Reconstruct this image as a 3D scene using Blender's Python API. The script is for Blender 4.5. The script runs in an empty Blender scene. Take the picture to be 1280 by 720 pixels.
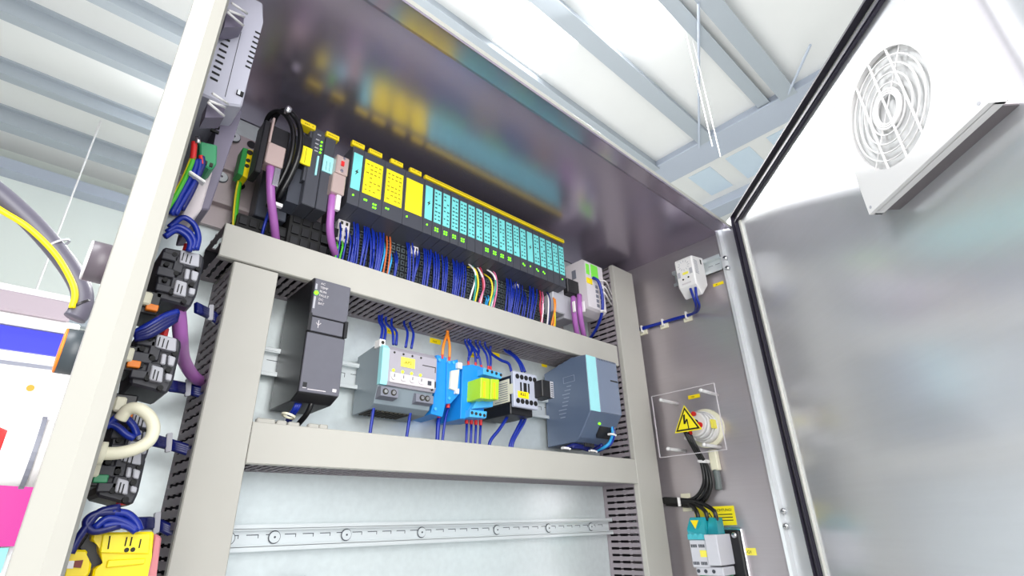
import bpy, bmesh, math, random
from mathutils import Vector, Matrix
random.seed(7)
C = bpy.context.scene
COL = C.collection
S = 0.8                      # plan units -> metres
OZ = 1.30                    # height of the eye above the hall floor (m)
FOC = 656.29
R = Matrix(((0.7362578, 0.2623436, 0.6237790), (-0.6761613, 0.3220158, 0.6626550), (-0.0270234, -0.9096602, 0.4144733)))

def ray(u, v): return R @ Vector((u-640, v-360, FOC))
def PX(u, v, x): r = ray(u, v); return r*(x/r.x)
def PY(u, v, y): r = ray(u, v); return r*(y/r.y)
def PZ(u, v, z): r = ray(u, v); return r*(z/r.z)
def W(p): return Vector((p[0]*S, p[1]*S, p[2]*S+OZ))
V = Vector

# ------------------------------------------------------------------ materials
def lin(c):
    return tuple((x/255/12.92 if x/255 <= 0.04045 else ((x/255+0.055)/1.055)**2.4) for x in c)+(1,)
MATS = {}
def mat(name, rgb, rough=0.5, metal=0.0, emit=0, noise=0, nscale=30, bump=0, trans=0, alpha=1, coat=0, stretch=None, rvar=0, ior=None, spec=None):
    if name in MATS: return MATS[name]
    m = bpy.data.materials.new(name); m.use_nodes = True
    nt = m.node_tree; b = nt.nodes['Principled BSDF']
    b.inputs['Base Color'].default_value = lin(rgb)
    b.inputs['Roughness'].default_value = rough
    b.inputs['Metallic'].default_value = metal
    if coat: b.inputs['Coat Weight'].default_value = coat
    if spec is not None: b.inputs['Specular IOR Level'].default_value = spec
    if trans: b.inputs['Transmission Weight'].default_value = trans
    if ior: b.inputs['IOR'].default_value = ior
    if alpha < 1: b.inputs['Alpha'].default_value = alpha
    if emit:
        b.inputs['Emission Color'].default_value = lin(rgb); b.inputs['Emission Strength'].default_value = emit
    if noise or bump or rvar:
        tc = nt.nodes.new('ShaderNodeTexCoord'); mp = nt.nodes.new('ShaderNodeMapping')
        nt.links.new(tc.outputs['Object'], mp.inputs['Vector'])
        if stretch: mp.inputs['Scale'].default_value = stretch
        n = nt.nodes.new('ShaderNodeTexNoise'); n.inputs['Scale'].default_value = nscale; n.inputs['Detail'].default_value = 6
        nt.links.new(mp.outputs['Vector'], n.inputs['Vector'])
        if noise:
            r = nt.nodes.new('ShaderNodeValToRGB')
            lo = tuple(max(0, x*(1-noise)) for x in lin(rgb)[:3])+(1,); hi = tuple(min(1, x*(1+noise)) for x in lin(rgb)[:3])+(1,)
            r.color_ramp.elements[0].position = 0.3; r.color_ramp.elements[1].position = 0.7
            r.color_ramp.elements[0].color = lo; r.color_ramp.elements[1].color = hi
            nt.links.new(n.outputs['Fac'], r.inputs['Fac']); nt.links.new(r.outputs['Color'], b.inputs['Base Color'])
        if rvar:
            mr = nt.nodes.new('ShaderNodeMapRange'); mr.inputs['To Min'].default_value = max(0.02, rough-rvar); mr.inputs['To Max'].default_value = rough+rvar
            nt.links.new(n.outputs['Fac'], mr.inputs['Value']); nt.links.new(mr.outputs['Result'], b.inputs['Roughness'])
        if bump:
            bp = nt.nodes.new('ShaderNodeBump'); bp.inputs['Strength'].default_value = bump; bp.inputs['Distance'].default_value = 0.002
            nt.links.new(n.outputs['Fac'], bp.inputs['Height']); nt.links.new(bp.outputs['Normal'], b.inputs['Normal'])
    MATS[name] = m
    return m
STEEL = mat('brushed_stainless', (196, 188, 192), 0.33, 0.75, noise=0.02, nscale=30, stretch=(0.2, 0.2, 8))
ROOFM = mat('brushed_roof_sheet', (188, 178, 196), 0.25, 0.85, noise=0.02, nscale=30, stretch=(0.2, 8, 0.2))
DOORM = mat('door_stainless', (224, 225, 229), 0.22, 0.6, noise=0.015, nscale=20, stretch=(0.2, 0.2, 6))
FRAME = mat('frame_steel', (208, 207, 200), 0.42, 0.3, noise=0.03, nscale=8, stretch=(1, 1, 6))
ZINC = mat('galvanised_plate', (222, 231, 232), 0.30, 0.5, noise=0.035, nscale=90, bump=0.03, rvar=0.04)
RAILM = mat('rail_zinc', (222, 228, 230), 0.32, 0.5)
PROFM = mat('profile_rail_metal', (188, 176, 178), 0.45, 0.6)
DUCT = mat('duct_grey', (180, 178, 171), 0.55, noise=0.02, nscale=12)
DUCTD = mat('duct_slotted_grey', (140, 132, 138), 0.6)
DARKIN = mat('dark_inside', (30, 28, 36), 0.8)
BLACK = mat('black_plastic', (24, 24, 28), 0.42)
SOOT = mat('matt_black', (12, 12, 14), 0.7)
RUBBER = mat('gasket_rubber', (38, 34, 50), 0.45)
ANTH = mat('anthracite_plastic', (62, 66, 76), 0.42)
ANTHL = mat('anthracite_face', (98, 98, 108), 0.38, noise=0.03, nscale=60)
PLCG = mat('module_grey', (66, 68, 76), 0.42)
PLCL = mat('module_grey_light', (96, 98, 104), 0.45)
TEAL = mat('teal_label', (120, 214, 214), 0.5)
CYAN = mat('pale_cyan_strip', (158, 222, 228), 0.45)
YEL = mat('yellow_label', (250, 232, 30), 0.5)
YELT = mat('yellow_tag', (236, 210, 24), 0.5)
YELP = mat('pale_yellow_label', (250, 238, 90), 0.5)
INK = mat('black_ink', (40, 38, 30), 0.7)
INKT = mat('teal_ink', (34, 92, 96), 0.7)
INKY = mat('olive_ink', (140, 124, 12), 0.7)
WHITE = mat('white_plastic', (232, 230, 230), 0.42)
WHITEG = mat('offwhite_plastic', (214, 208, 212), 0.45)
LGREY = mat('light_grey_plastic', (180, 180, 188), 0.45)
MGREY = mat('mid_grey_plastic', (120, 122, 134), 0.45)
GRIL = mat('grey_terminal', (128, 128, 136), 0.5)
BLUEP = mat('blue_plastic', (24, 138, 224), 0.4)
BLUEL = mat('light_blue_plastic', (72, 170, 232), 0.4)
NEON = mat('yellow_green_relay', (178, 226, 36), 0.35)
ORANGE = mat('orange_plastic', (242, 132, 30), 0.45)
RED = mat('red_plastic', (216, 40, 40), 0.4)
WBLUE = mat('blue_wire', (12, 40, 146), 0.35)
WNAVY = mat('navy_wire', (10, 22, 100), 0.35)
WPURP = mat('purple_cable', (164, 98, 172), 0.4)
WORNG = mat('orange_wire', (238, 138, 40), 0.4)
WRUST = mat('rust_wire', (190, 96, 50), 0.4)
WTEAL = mat('teal_wire', (30, 150, 130), 0.4)
WCYAN = mat('cyan_wire', (40, 150, 210), 0.4)
WYEL = mat('yellow_wire', (226, 206, 40), 0.4)
WWHT = mat('white_wire', (226, 222, 222), 0.4)
WPINK = mat('pink_wire', (206, 110, 150), 0.4)
WRED = mat('red_wire', (176, 40, 66), 0.4)
WGRN = mat('green_wire', (70, 178, 40), 0.4)
WGREY = mat('grey_conduit', (92, 90, 104), 0.4)
WBLK = mat('black_cable', (16, 16, 18), 0.33)
TGRN = mat('terminal_green', (40, 150, 70), 0.45)
GCON = mat('green_connector', (50, 140, 95), 0.45)
NICK = mat('nickel_housing', (206, 184, 178), 0.35, 0.5)
CHROME = mat('chrome_screw', (225, 225, 228), 0.2, 1.0)
LEDG = mat('led_green', (110, 255, 20), 0.4, emit=2.2)
DOTG = mat('dim_green_glow', (40, 200, 30), 0.4, emit=0.7)
LEDY = mat('led_yellow_green', (200, 240, 60), 0.4, emit=0.6)
ACRYL = mat('clear_acrylic', (255, 255, 255), 0.02, trans=1.0, ior=1.1)
TEALC = mat('teal_cover', (30, 158, 172), 0.2, coat=0.4)
TEALT = mat('teal_translucent', (60, 190, 205), 0.12, trans=0.6, ior=1.2)
CREAM = mat('cream_plastic', (228, 224, 200), 0.5)
SHADEG = mat('underside_shade_grey', (112, 106, 110), 0.7)
FILT = mat('filter_fleece', (214, 214, 214), 0.9)
SAFEY = mat('safety_yellow', (250, 222, 0), 0.4)
PINKG = mat('dusty_pink', (196, 120, 128), 0.5)
HMIG = mat('panel_housing', (176, 176, 190), 0.4)
HMID = mat('panel_housing_dark', (110, 104, 122), 0.5)

# ------------------------------------------------------------------ mesh builder
class B:
    def __init__(s): s.bm = bmesh.new(); s.mi = 0
    def m(s, i): s.mi = i; return s
    def _set(s, fs):
        for f in fs: f.material_index = s.mi
    def box(s, x0, x1, y0, y1, z0, z1, bev=0, seg=1):
        vs = [s.bm.verts.new((x, y, z)) for x in (x0, x1) for y in (y0, y1) for z in (z0, z1)]
        idx = [(0,1,3,2),(4,6,7,5),(0,4,5,1),(2,3,7,6),(0,2,6,4),(1,5,7,3)]
        fs = [s.bm.faces.new([vs[i] for i in f]) for f in idx]; s._set(fs)
        if bev:
            es = set(e for f in fs for e in f.edges)
            r = bmesh.ops.bevel(s.bm, geom=list(es), offset=bev, segments=seg, affect='EDGES', profile=0.5); s._set(r['faces'])
        return s
    def obox(s, o, u, v, w, bev=0):            # oriented box: origin corner + three edge vectors
        o, u, v, w = V(o), V(u), V(v), V(w)
        vs = [s.bm.verts.new(o+u*a+v*b+w*c) for a in (0,1) for b in (0,1) for c in (0,1)]
        idx = [(0,1,3,2),(4,6,7,5),(0,4,5,1),(2,3,7,6),(0,2,6,4),(1,5,7,3)]
        fs = [s.bm.faces.new([vs[i] for i in f]) for f in idx]; s._set(fs)
        if bev:
            es = set(e for f in fs for e in f.edges)
            r = bmesh.ops.bevel(s.bm, geom=list(es), offset=bev, segments=2, affect='EDGES'); s._set(r['faces'])
        return s
    def prism(s, poly, d, bev=0):               # poly: list of 3D points, extruded by vector d
        d = V(d); a = [s.bm.verts.new(V(p)) for p in poly]; b = [s.bm.verts.new(V(p)+d) for p in poly]
        n = len(poly); fs = [s.bm.faces.new(a[::-1]), s.bm.faces.new(b)]
        for i in range(n): fs.append(s.bm.faces.new((a[i], a[(i+1) % n], b[(i+1) % n], b[i])))
        s._set(fs)
        if bev:
            es = set(e for f in fs for e in f.edges)
            r = bmesh.ops.bevel(s.bm, geom=list(es), offset=bev, segments=1, affect='EDGES'); s._set(r['faces'])
        return s
    def cyl(s, p, q, r, n=14, r2=None, cap=True):
        p, q = V(p), V(q); r2 = r if r2 is None else r2
        d = (q-p).normalized(); a = d.orthogonal().normalized(); b = d.cross(a)
        A = [s.bm.verts.new(p+(a*math.cos(t)+b*math.sin(t))*r) for t in [2*math.pi*i/n for i in range(n)]]
        Bv = [s.bm.verts.new(q+(a*math.cos(t)+b*math.sin(t))*r2) for t in [2*math.pi*i/n for i in range(n)]]
        fs = [s.bm.faces.new((A[i], A[(i+1) % n], Bv[(i+1) % n], Bv[i])) for i in range(n)]
        for f in fs: f.smooth = n > 8
        if cap: fs += [s.bm.faces.new(A[::-1]), s.bm.faces.new(Bv)]
        s._set(fs); return s
    def dome(s, p, d, r, h, n=14):
        p, d = V(p), V(d).normalized(); a = d.orthogonal().normalized(); b = d.cross(a); prev = None; fs = []
        for k in range(4):
            t = k/4*math.pi/2
            ring = [s.bm.verts.new(p+d*h*math.sin(t)+(a*math.cos(x)+b*math.sin(x))*r*math.cos(t)) for x in [2*math.pi*i/n for i in range(n)]]
            if prev: fs += [s.bm.faces.new((prev[i], prev[(i+1) % n], ring[(i+1) % n], ring[i])) for i in range(n)]
            prev = ring
        fs.append(s.bm.faces.new(prev))
        for f in fs: f.smooth = True
        s._set(fs); return s
    def tube(s, pts, r, n=8, sub=6, closed=False):
        P = smooth(pts, sub, closed); N = len(P); prev = None; first = None; fs = []
        t0 = (P[1]-P[0]).normalized(); a = t0.orthogonal().normalized()
        for i in range(N):
            if closed: t = (P[(i+1) % N]-P[i-1]).normalized()
            else: t = (P[min(i+1, N-1)]-P[max(i-1, 0)]).normalized()
            a = (a-t*a.dot(t)).normalized(); b = t.cross(a)
            ring = [s.bm.verts.new(P[i]+(a*math.cos(x)+b*math.sin(x))*r) for x in [2*math.pi*k/n for k in range(n)]]
            if prev: fs += [s.bm.faces.new((prev[k], prev[(k+1) % n], ring[(k+1) % n], ring[k])) for k in range(n)]
            else: first = ring
            prev = ring
        if closed: fs += [s.bm.faces.new((prev[k], prev[(k+1) % n], first[(k+1) % n], first[k])) for k in range(n)]
        else: fs += [s.bm.faces.new(first[::-1]), s.bm.faces.new(prev)]
        for f in fs: f.smooth = True
        s._set(fs); return s
    def ring(s, c, nrm, r0, r1, h, n=32):       # flat annulus slab
        c, d = V(c), V(nrm).normalized(); a = d.orthogonal().normalized(); b = d.cross(a); fs = []; rows = []
        for (rr, hh) in ((r0, 0), (r1, 0), (r1, h), (r0, h)):
            rows.append([s.bm.verts.new(c+d*hh+(a*math.cos(x)+b*math.sin(x))*rr) for x in [2*math.pi*i/n for i in range(n)]])
        for k in range(4):
            A, Bq = rows[k], rows[(k+1) % 4]
            fs += [s.bm.faces.new((A[i], A[(i+1) % n], Bq[(i+1) % n], Bq[i])) for i in range(n)]
        s._set(fs); return s
    def text(s, txt, o, u, v, h, depth=0.0006):
        cu = bpy.data.curves.new('t', 'FONT'); cu.body = txt; cu.size = 1; cu.resolution_u = 2; cu.extrude = 0.02
        ob = bpy.data.objects.new('t', cu); me = bpy.data.meshes.new_from_object(ob)
        u, v = V(u).normalized(), V(v).normalized(); w = u.cross(v)
        xs = [p.co.x for p in me.vertices] or [0]
        mv = [s.bm.verts.new(V(o)+u*(p.co.x-min(xs))*h*1.35+v*p.co.y*h*1.35+w*(p.co.z/0.02+1)*depth*0.5) for p in me.vertices]
        for f in me.polygons:
            try: nf = s.bm.faces.new([mv[i] for i in f.vertices]); nf.material_index = s.mi
            except ValueError: pass
        bpy.data.meshes.remove(me); bpy.data.objects.remove(ob); bpy.data.curves.remove(cu); return s

def smooth(pts, sub, closed=False):
    pts = [V(p) for p in pts]
    if sub <= 1 or len(pts) < 3: return pts
    out = []; n = len(pts); rng = n if closed else n-1
    for i in range(rng):
        p0 = pts[(i-1) % n] if (closed or i > 0) else pts[0]*2-pts[1]
        p1 = pts[i]; p2 = pts[(i+1) % n]
        p3 = pts[(i+2) % n] if (closed or i+2 < n) else pts[-1]*2-pts[-2]
        for k in range(sub):
            t = k/sub
            out.append(0.5*((2*p1)+(p2-p0)*t+(2*p0-5*p1+4*p2-p3)*t*t+(3*p1-p0-3*p2+p3)*t**3))
    if not closed: out.append(pts[-1])
    return out

# ------------------------------------------------------------------ objects
def link(name, b, mats, base, fixnorm=True):
    bm = b.bm; base = V(base)
    if fixnorm: bmesh.ops.recalc_face_normals(bm, faces=bm.faces[:])
    for v in bm.verts: v.co = (v.co-base)*S
    me = bpy.data.meshes.new(name); bm.to_mesh(me); bm.free()
    for m_ in (mats if isinstance(mats, (list, tuple)) else [mats]): me.materials.append(m_)
    o = bpy.data.objects.new(name, me); COL.objects.link(o); return o
def tagit(o, label, cat, group=None):
    if label: o['label'] = label
    if cat: o['category'] = cat
    if group: o['group'] = group
    return o
def thing(name, label, cat, base, group=None):
    o = bpy.data.objects.new(name, None); COL.objects.link(o); o.location = W(base); o.empty_display_size = 0.02
    o['_b'] = list(base); tagit(o, label, cat, group); return o
def islands(b):
    # split the builder's mesh into connected pieces; pieces whose boxes touch stay together
    bm = b.bm; seen = set(); comps = []
    for v in bm.verts:
        if v in seen: continue
        st = [v]; seen.add(v); vs = []
        while st:
            x = st.pop(); vs.append(x)
            for e in x.link_edges:
                y = e.other_vert(x)
                if y not in seen: seen.add(y); st.append(y)
        comps.append(vs)
    bb = [[[min(v.co[i] for v in c)-5e-4 for i in range(3)], [max(v.co[i] for v in c)+5e-4 for i in range(3)], c] for c in comps]
    merged = True
    while merged:
        merged = False
        for i in range(len(bb)):
            for j in range(i+1, len(bb)):
                A, Q = bb[i], bb[j]
                if all(A[0][k] <= Q[1][k] and Q[0][k] <= A[1][k] for k in range(3)):
                    bb[i] = [[min(A[0][k], Q[0][k]) for k in range(3)], [max(A[1][k], Q[1][k]) for k in range(3)], A[2]+Q[2]]
                    bb.pop(j); merged = True; break
            if merged: break
    out = []
    for A in bb:
        nb = B(); mp = {v: nb.bm.verts.new(v.co) for v in A[2]}
        for f in set(f for v in A[2] for f in v.link_faces):
            nf = nb.bm.faces.new([mp[v] for v in f.verts]); nf.material_index = f.material_index; nf.smooth = f.smooth
        out.append(nb)
    bm.free(); return out
SPLIT = {'status_light', 'ferrule', 'terminal_screw', 'terminal_shelf', 'terminal_block', 'marker', 'marker_tag', 'flap_latch', 'red_insert', 'blue_core', 'screw', 'card_slot', 'front_cover', 'screw_caps', 'green_label', 'port', 'test_socket', 'duct_fingers', 'terminal_clamp'}
def part(name, b, mats, parent, label=None):
    if name in SPLIT:
        bs = islands(b)
        if name == 'screw_caps': name = 'screw_cap'
        if name == 'duct_fingers': name = 'duct_finger'
        for nb in bs: o = part_(name, nb, mats, parent, label)
        return o
    if name in ('printed_legend', 'terminal_hole', 'vent_slots'):
        b2 = B(); b2.bm.free(); b2.bm = b.bm.copy(); bs = islands(b2)
        if 1 < len(bs) <= 6:
            for nb in bs: o = part_(name, nb, mats, parent, label)
            return o
    return part_(name, b, mats, parent, label)
def part_(name, b, mats, parent, label=None):
    root = parent
    while root.parent: root = root.parent
    o = link(name, b, mats, root['_b']); o.parent = parent
    if label: o['label'] = label
    return o
def single(name, b, mats, label, cat, group=None, base=None):
    if base is None:
        n = len(b.bm.verts); base = V((0,0,0))
        for v in b.bm.verts: base += v.co
        base /= max(n, 1); base.z = min(v.co.z for v in b.bm.verts)
    o = link(name, b, mats, base); o.location = W(base); o['_b'] = list(base); return tagit(o, label, cat, group)
def structure(name, b, mats):
    o = single(name, b, mats, None, None); o['kind'] = 'structure'; return o
def copy_tree(o, parent=None):
    c = o.copy(); COL.objects.link(c)
    if parent: c.parent = parent
    for ch in list(o.children): copy_tree(ch, c)
    return c
def clone(src, dx, dy, dz, label=None):
    c = copy_tree(src); c.location = src.location+V((dx, dy, dz))*S
    if label: c['label'] = label
    return c
def wire(name, pts, r, m_, label, cat='wire', group=None, n=6, sub=6, closed=False):
    return single(name, B().tube(pts, r, n, sub, closed), m_, label, cat, group)

# ------------------------------------------------------------------ key dimensions
WX = 1.61; HZ = 0.905; PLATE = 1.14; X0 = 0.045; ZB = -1.75
FY = 0.60

# ================================================================== CABINET
cab = thing('electrical_cabinet', 'large open stainless steel electrical cabinet with its big door swung half open', 'cabinet', (0.83, 0.9, ZB))
b = B().box(0.0565, WX, PLATE, PLATE+0.006, ZB+0.1, HZ-0.002)
part('mounting_plate', b, ZINC, cab, 'galvanised mounting plate')
b = B().box(0.0475, WX+0.012, PLATE+0.03, PLATE+0.045, ZB, HZ)
part('back_wall', b, STEEL, cab)
b = B().box(WX, WX+0.012, 0.665, PLATE+0.03, ZB, HZ)
part('side_wall', b, STEEL, cab)
b = B().box(0.0475, 0.056, 0.66, PLATE+0.03, ZB, HZ)
part('side_wall', b, STEEL, cab)
b = B().box(0.0475, WX+0.012, 0.66, PLATE+0.045, HZ, HZ+0.010)
part('roof', b, ROOFM, cab)
b = B().box(0.0565, WX, 0.66, PLATE, ZB, ZB+0.03)
part('floor_plate', b, STEEL, cab)
# front frame
def vpris(poly, z0, z1): return [(x, y, z0) for x, y in poly], (0, 0, z1-z0)
b = B(); p, d = vpris([(0.0245, 0.655), (0.0242, 0.622), (0.043, 0.596), (0.0565, 0.598), (0.0600, 0.606), (0.0600, 0.655)], ZB, HZ+0.01); b.prism(p, d)
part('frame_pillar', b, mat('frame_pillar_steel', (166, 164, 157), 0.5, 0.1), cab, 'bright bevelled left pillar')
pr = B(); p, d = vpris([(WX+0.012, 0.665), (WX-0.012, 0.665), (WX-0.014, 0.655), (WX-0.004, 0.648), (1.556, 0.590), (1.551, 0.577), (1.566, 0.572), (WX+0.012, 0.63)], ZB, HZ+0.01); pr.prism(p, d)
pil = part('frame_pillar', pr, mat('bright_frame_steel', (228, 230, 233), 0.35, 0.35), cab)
b = B(); b.prism([(0.06, 0.665, HZ+0.012), (0.06, 0.665, HZ-0.002), (0.06, 0.652, HZ-0.012), (0.06, 0.604, 0.880), (0.06, 0.596, 0.872), (0.06, 0.590, 0.880), (0.06, 0.62, HZ+0.012)], (1.50, 0, 0))
part('roof_lip', b, ROOFM, cab)
b = B().prism([(0.06, 0.5935, 0.8745), (0.06, 0.588, 0.878), (0.06, 0.606, 0.905), (0.06, 0.612, 0.903)], (1.49, 0, 0))
part('edge_trim', b, FRAME, cab, 'bright edge of the roof lip')
for (u, v) in ((905.4, 322.5), (908, 335), (978, 639), (981, 658)):
    q = PX(u, v, WX-0.016); q = V((WX-0.006, q.y, q.z)); dirn = V((-0.85, -0.3, 0)).normalized()
    b = B(); b.cyl(q, q+dirn*0.010, 0.0085, 14); b.dome(q+dirn*0.010, dirn, 0.0085, 0.005); b.m(1).box(q.x-0.0185, q.x-0.0165, q.y-0.010, q.y+0.002, q.z-0.001, q.z+0.001)
    part('screw', b, [CHROME, BLACK], cab)
# ---- swung door
hp = V((1.543, 0.572, 0)); D = V((-0.7085, -0.7057, 0)).normalized(); NW = V((-0.7057, 0.7085, 0)).normalized(); UP = V((0, 0, 1))
def DP(u, z, w=0): return hp+D*u+NW*w+UP*z
DL = 1.50; DT = 0.868; DB = -1.7
b = B().obox(DP(0.012, DB), D*DL, UP*(DT-DB), NW*-0.018)
door = part('door', b, DOORM, cab, 'big glossy steel door with a fan on it')
b = B()
b.obox(DP(0.006, DB, -0.018), D*0.004, UP*(0.90-DB), NW*0.034)
b.obox(DP(0.006, 0.896, -0.018), D*(DL+0.01), UP*0.005, NW*0.034)
part('door_rim', b, RUBBER, door)
b = B(); b.obox(DP(0.010, 0.868, -0.018), D*DL, UP*0.028, NW*0.017); b.obox(DP(0.0095, DB, -0.0008), D*0.012, UP*(0.868-DB), NW*0.003)
part('rim_channel', b, FRAME, door)
b = B(); b.obox(DP(0.018, DB, 0), D*0.013, UP*(0.875-DB), NW*0.013, 0.003); b.obox(DP(0.018, 0.864, 0), D*(DL-0.02), UP*0.013, NW*0.013, 0.003)
part('gasket', b, RUBBER, door, 'dark rubber gasket')
b = B(); b.obox(DP(0.036, DB, 0), D*0.010, UP*(0.864-DB), NW*0.006)
part('stiffener', b, FRAME, door)
for z in (0.857, 0.0):
    b = B(); q = V((1.585, 0.597, z)); b.cyl(q, q+V((-0.02, -0.055, 0)), 0.0035, 10); b.cyl(q+V((-0.007, -0.02, 0)), q+V((-0.011, -0.031, 0)), 0.006, 12)
    part('hinge_pin', b, CHROME, door)

# ================================================================== FILTER FAN on the door
fan = thing('filter_fan', 'white square filter fan with round grille on the open steel door', 'fan', DP(0.78, 0.505))
b = B().obox(DP(0.654, 0.509, 0.0), D*0.263, UP*0.245, NW*0.028)
part('fan_body', b, WHITEG, fan)
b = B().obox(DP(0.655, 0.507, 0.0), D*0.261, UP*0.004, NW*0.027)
part('underside_shade', b, SHADEG, fan, 'dark strip painted as shade on the underside')  # dark slab stands in for the shade under the fan body
# frame plate with round hole
def plate_hole(b, u0, u1, z0, z1, cu, cz, ra, rb, w0, w1, n=48):
    rows = [[], [], [], []]
    ang = sorted([2*math.pi*i/n+0.0001 for i in range(n)]+[math.atan2(z-cz, u-cu) % (2*math.pi) for u in (u0, u1) for z in (z0, z1)]); n = len(ang)
    for t in ang:
        c, s_ = math.cos(t), math.sin(t)
        k = min(((u1-cu)/c if c > 0 else (u0-cu)/c), ((z1-cz)/s_ if s_ > 0 else (z0-cz)/s_))
        for j, (uu, zz, ww) in enumerate(((cu+c*k, cz+s_*k, w1), (cu+c*ra, cz+s_*rb, w1), (cu+c*ra, cz+s_*rb, w0), (cu+c*k, cz+s_*k, w0))):
            rows[j].append(b.bm.verts.new(DP(uu, zz, ww)))
    fs = []
    for j in range(4):
        A, Q = rows[j], rows[(j+1) % 4]
        fs += [b.bm.faces.new((A[i], A[(i+1) % n], Q[(i+1) % n], Q[i])) for i in range(n)]
    b._set(fs)
fu0, fu1, fz0, fz1 = 0.645, 0.926, 0.505, 0.762; fcu, fcz = 0.768, 0.642
b = B(); plate_hole(b, fu0, fu1, fz0, fz1, fcu, fcz, 0.102, 0.103, 0.040, 0.050)
b.obox(DP(fu0, fz0, 0.026), D*(fu1-fu0), UP*0.004, NW*0.015); b.obox(DP(fu0, fz1-0.004, 0.026), D*(fu1-fu0), UP*0.004, NW*0.015)
b.obox(DP(fu0, fz0, 0.026), D*0.004, UP*(fz1-fz0), NW*0.015); b.obox(DP(fu1-0.004, fz0, 0.026), D*0.004, UP*(fz1-fz0), NW*0.015)
for k in range(3): b.obox(DP(fu0+0.006, fz0+0.004+0.0025*k, 0.022-0.004*k), D*(fu1-fu0-0.012), UP*0.004, NW*0.003)
part('fan_frame', b, WHITE, fan)
b = B().obox(DP(fu0+0.006, fz0+0.006, 0.036), D*(fu1-fu0-0.012), UP*(fz1-fz0-0.012), NW*0.003)
part('filter_mat', b, FILT, fan, 'grey fleece behind the grille')
b = B()
def dring(r, w, th):
    n = 40; P = [DP(fcu+math.cos(2*math.pi*i/n)*r, fcz+math.sin(2*math.pi*i/n)*r, w) for i in range(n)]
    b.tube(P, th, 6, 1, True)
for r_ in (0.044, 0.060, 0.075, 0.089): dring(r_, 0.047, 0.0016)
for k in (0.026, 0.030, 0.034): dring(k, 0.047, 0.0022)
for du in (-0.045, 0, 0.045):
    L = math.sqrt(0.103**2-du*du); b.cyl(DP(fcu+du, fcz-L, 0.048), DP(fcu+du, fcz+L, 0.048), 0.0020, 8)
for (sg) in (1, -1):
    pass
b.cyl(DP(fcu-0.072, fcz-0.072, 0.0475), DP(fcu+0.072, fcz+0.072, 0.0475), 0.0013, 8)
part('grille', b, WHITE, fan)
b = B()
for (uu, zz) in ((0.655, 0.515), (0.914, 0.515), (0.914, 0.752), (0.655, 0.752)):
    b.cyl(DP(uu, zz, 0.050), DP(uu, zz, 0.0508), 0.003, 10)
part('screw_caps', b, LGREY, fan)

# ================================================================== WIRING DUCTS
def duct_h(base, x0, x1, z0, z1, label, y0=1.0, y1=PLATE-0.001):
    t = thing('wiring_duct', label, 'cable duct', base)
    b = B().box(x0, x1, y0, y0+0.004, z0, z1, 0.0012); b.box(x0, x1, y0+0.003, y0+0.016, z0-0.0006, z0+0.003); b.box(x0, x1, y0+0.003, y0+0.016, z1-0.003, z1+0.0006)
    part('cover', b, DUCT, t)
    for zz in (z0, z1-0.003):
        b = B(); pitch = 0.0158; n = int((x1-x0)/pitch); L0, L1 = y0+0.016, y1
        b.box(x0, x1, L0, L0+0.006, zz, zz+0.003); b.box(x0, x1, L1-0.016, L1, zz, zz+0.003)
        for i in range(n+1):
            xa = x0+i*pitch; xb = min(xa+0.0082, x1)
            if xa >= x1: break
            b.box(xa, xb, L0+0.006, L1-0.016, zz, zz+0.003)
            for ya in (L0+0.040, L0+0.074): b.box(xa-0.0016, xa, ya, ya+0.008, zz, zz+0.003); b.box(xb, xb+0.0016, ya, ya+0.008, zz, zz+0.003)
        part('slotted_wall', b, DUCTD, t)
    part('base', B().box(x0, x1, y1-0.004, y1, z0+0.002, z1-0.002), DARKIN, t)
    return t
def duct_v(base, x0, x1, z0, z1, label, y0=1.0, y1=PLATE-0.001):
    t = thing('wiring_duct', label, 'cable duct', base)
    b = B().box(x0, x1, y0, y0+0.004, z0, z1, 0.0012); b.box(x0-0.0006, x0+0.003, y0+0.003, y0+0.016, z0, z1); b.box(x1-0.003, x1+0.0006, y0+0.003, y0+0.016, z0, z1)
    b.box(x0, x1, y0+0.003, y1, z1-0.003, z1)
    part('cover', b, DUCT, t)
    for xx in (x0, x1-0.003):
        b = B(); pitch = 0.0185; n = int((z1-z0)/pitch); L0, L1 = y0+0.016, y1
        b.box(xx, xx+0.003, L0, L0+0.004, z0, z1); b.box(xx, xx+0.003, L1-0.012, L1, z0, z1)
        for i in range(n+1):
            za = z0+i*pitch; zb = min(za+0.0115, z1)
            if za >= z1: break
            b.box(xx, xx+0.003, L0+0.004, L1-0.012, za, zb)
            for ya in (L0+0.036, L0+0.074): b.box(xx, xx+0.003, ya, ya+0.008, za-0.0018, za); b.box(xx, xx+0.003, ya, ya+0.008, zb, zb+0.0018)
        part('slotted_wall', b, DUCTD, t)
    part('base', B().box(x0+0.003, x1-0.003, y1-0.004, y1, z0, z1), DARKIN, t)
    return t
duct_v((0.262, 1.07, -1.1), 0.221, 0.303, -1.1, 0.474, 'upright grey wiring duct on the left, near the side wall')
duct_v((1.51, 1.07, -1.1), 1.450, 1.572, -1.1, 0.866, 'tall upright grey wiring duct on the right of the mounting plate')
duct_h((0.8, 1.07, 0.478), 0.192, 1.420, 0.478, 0.548, 'horizontal grey wiring duct directly below the row of controller modules')
ld = duct_h((0.88, 1.07, 0.112), 0.304, 1.4495, 0.112, 0.1825, 'horizontal grey wiring duct below the breakers and the big power supply')
b = B()
for (u0, u1, v0) in ((319, 342, 523), (344, 356, 526), (358, 372, 528), (383, 396, 530), (397, 407, 531)):
    a = PY(u0, v0, 1.03); c = PY(u1, v0+3, 1.03); b.box(a.x, c.x, 1.018, 1.030, 0.180, a.z, 0.002)
part('duct_fingers', b, DUCT, ld, 'bent finger tips sticking up above the cover')

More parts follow.
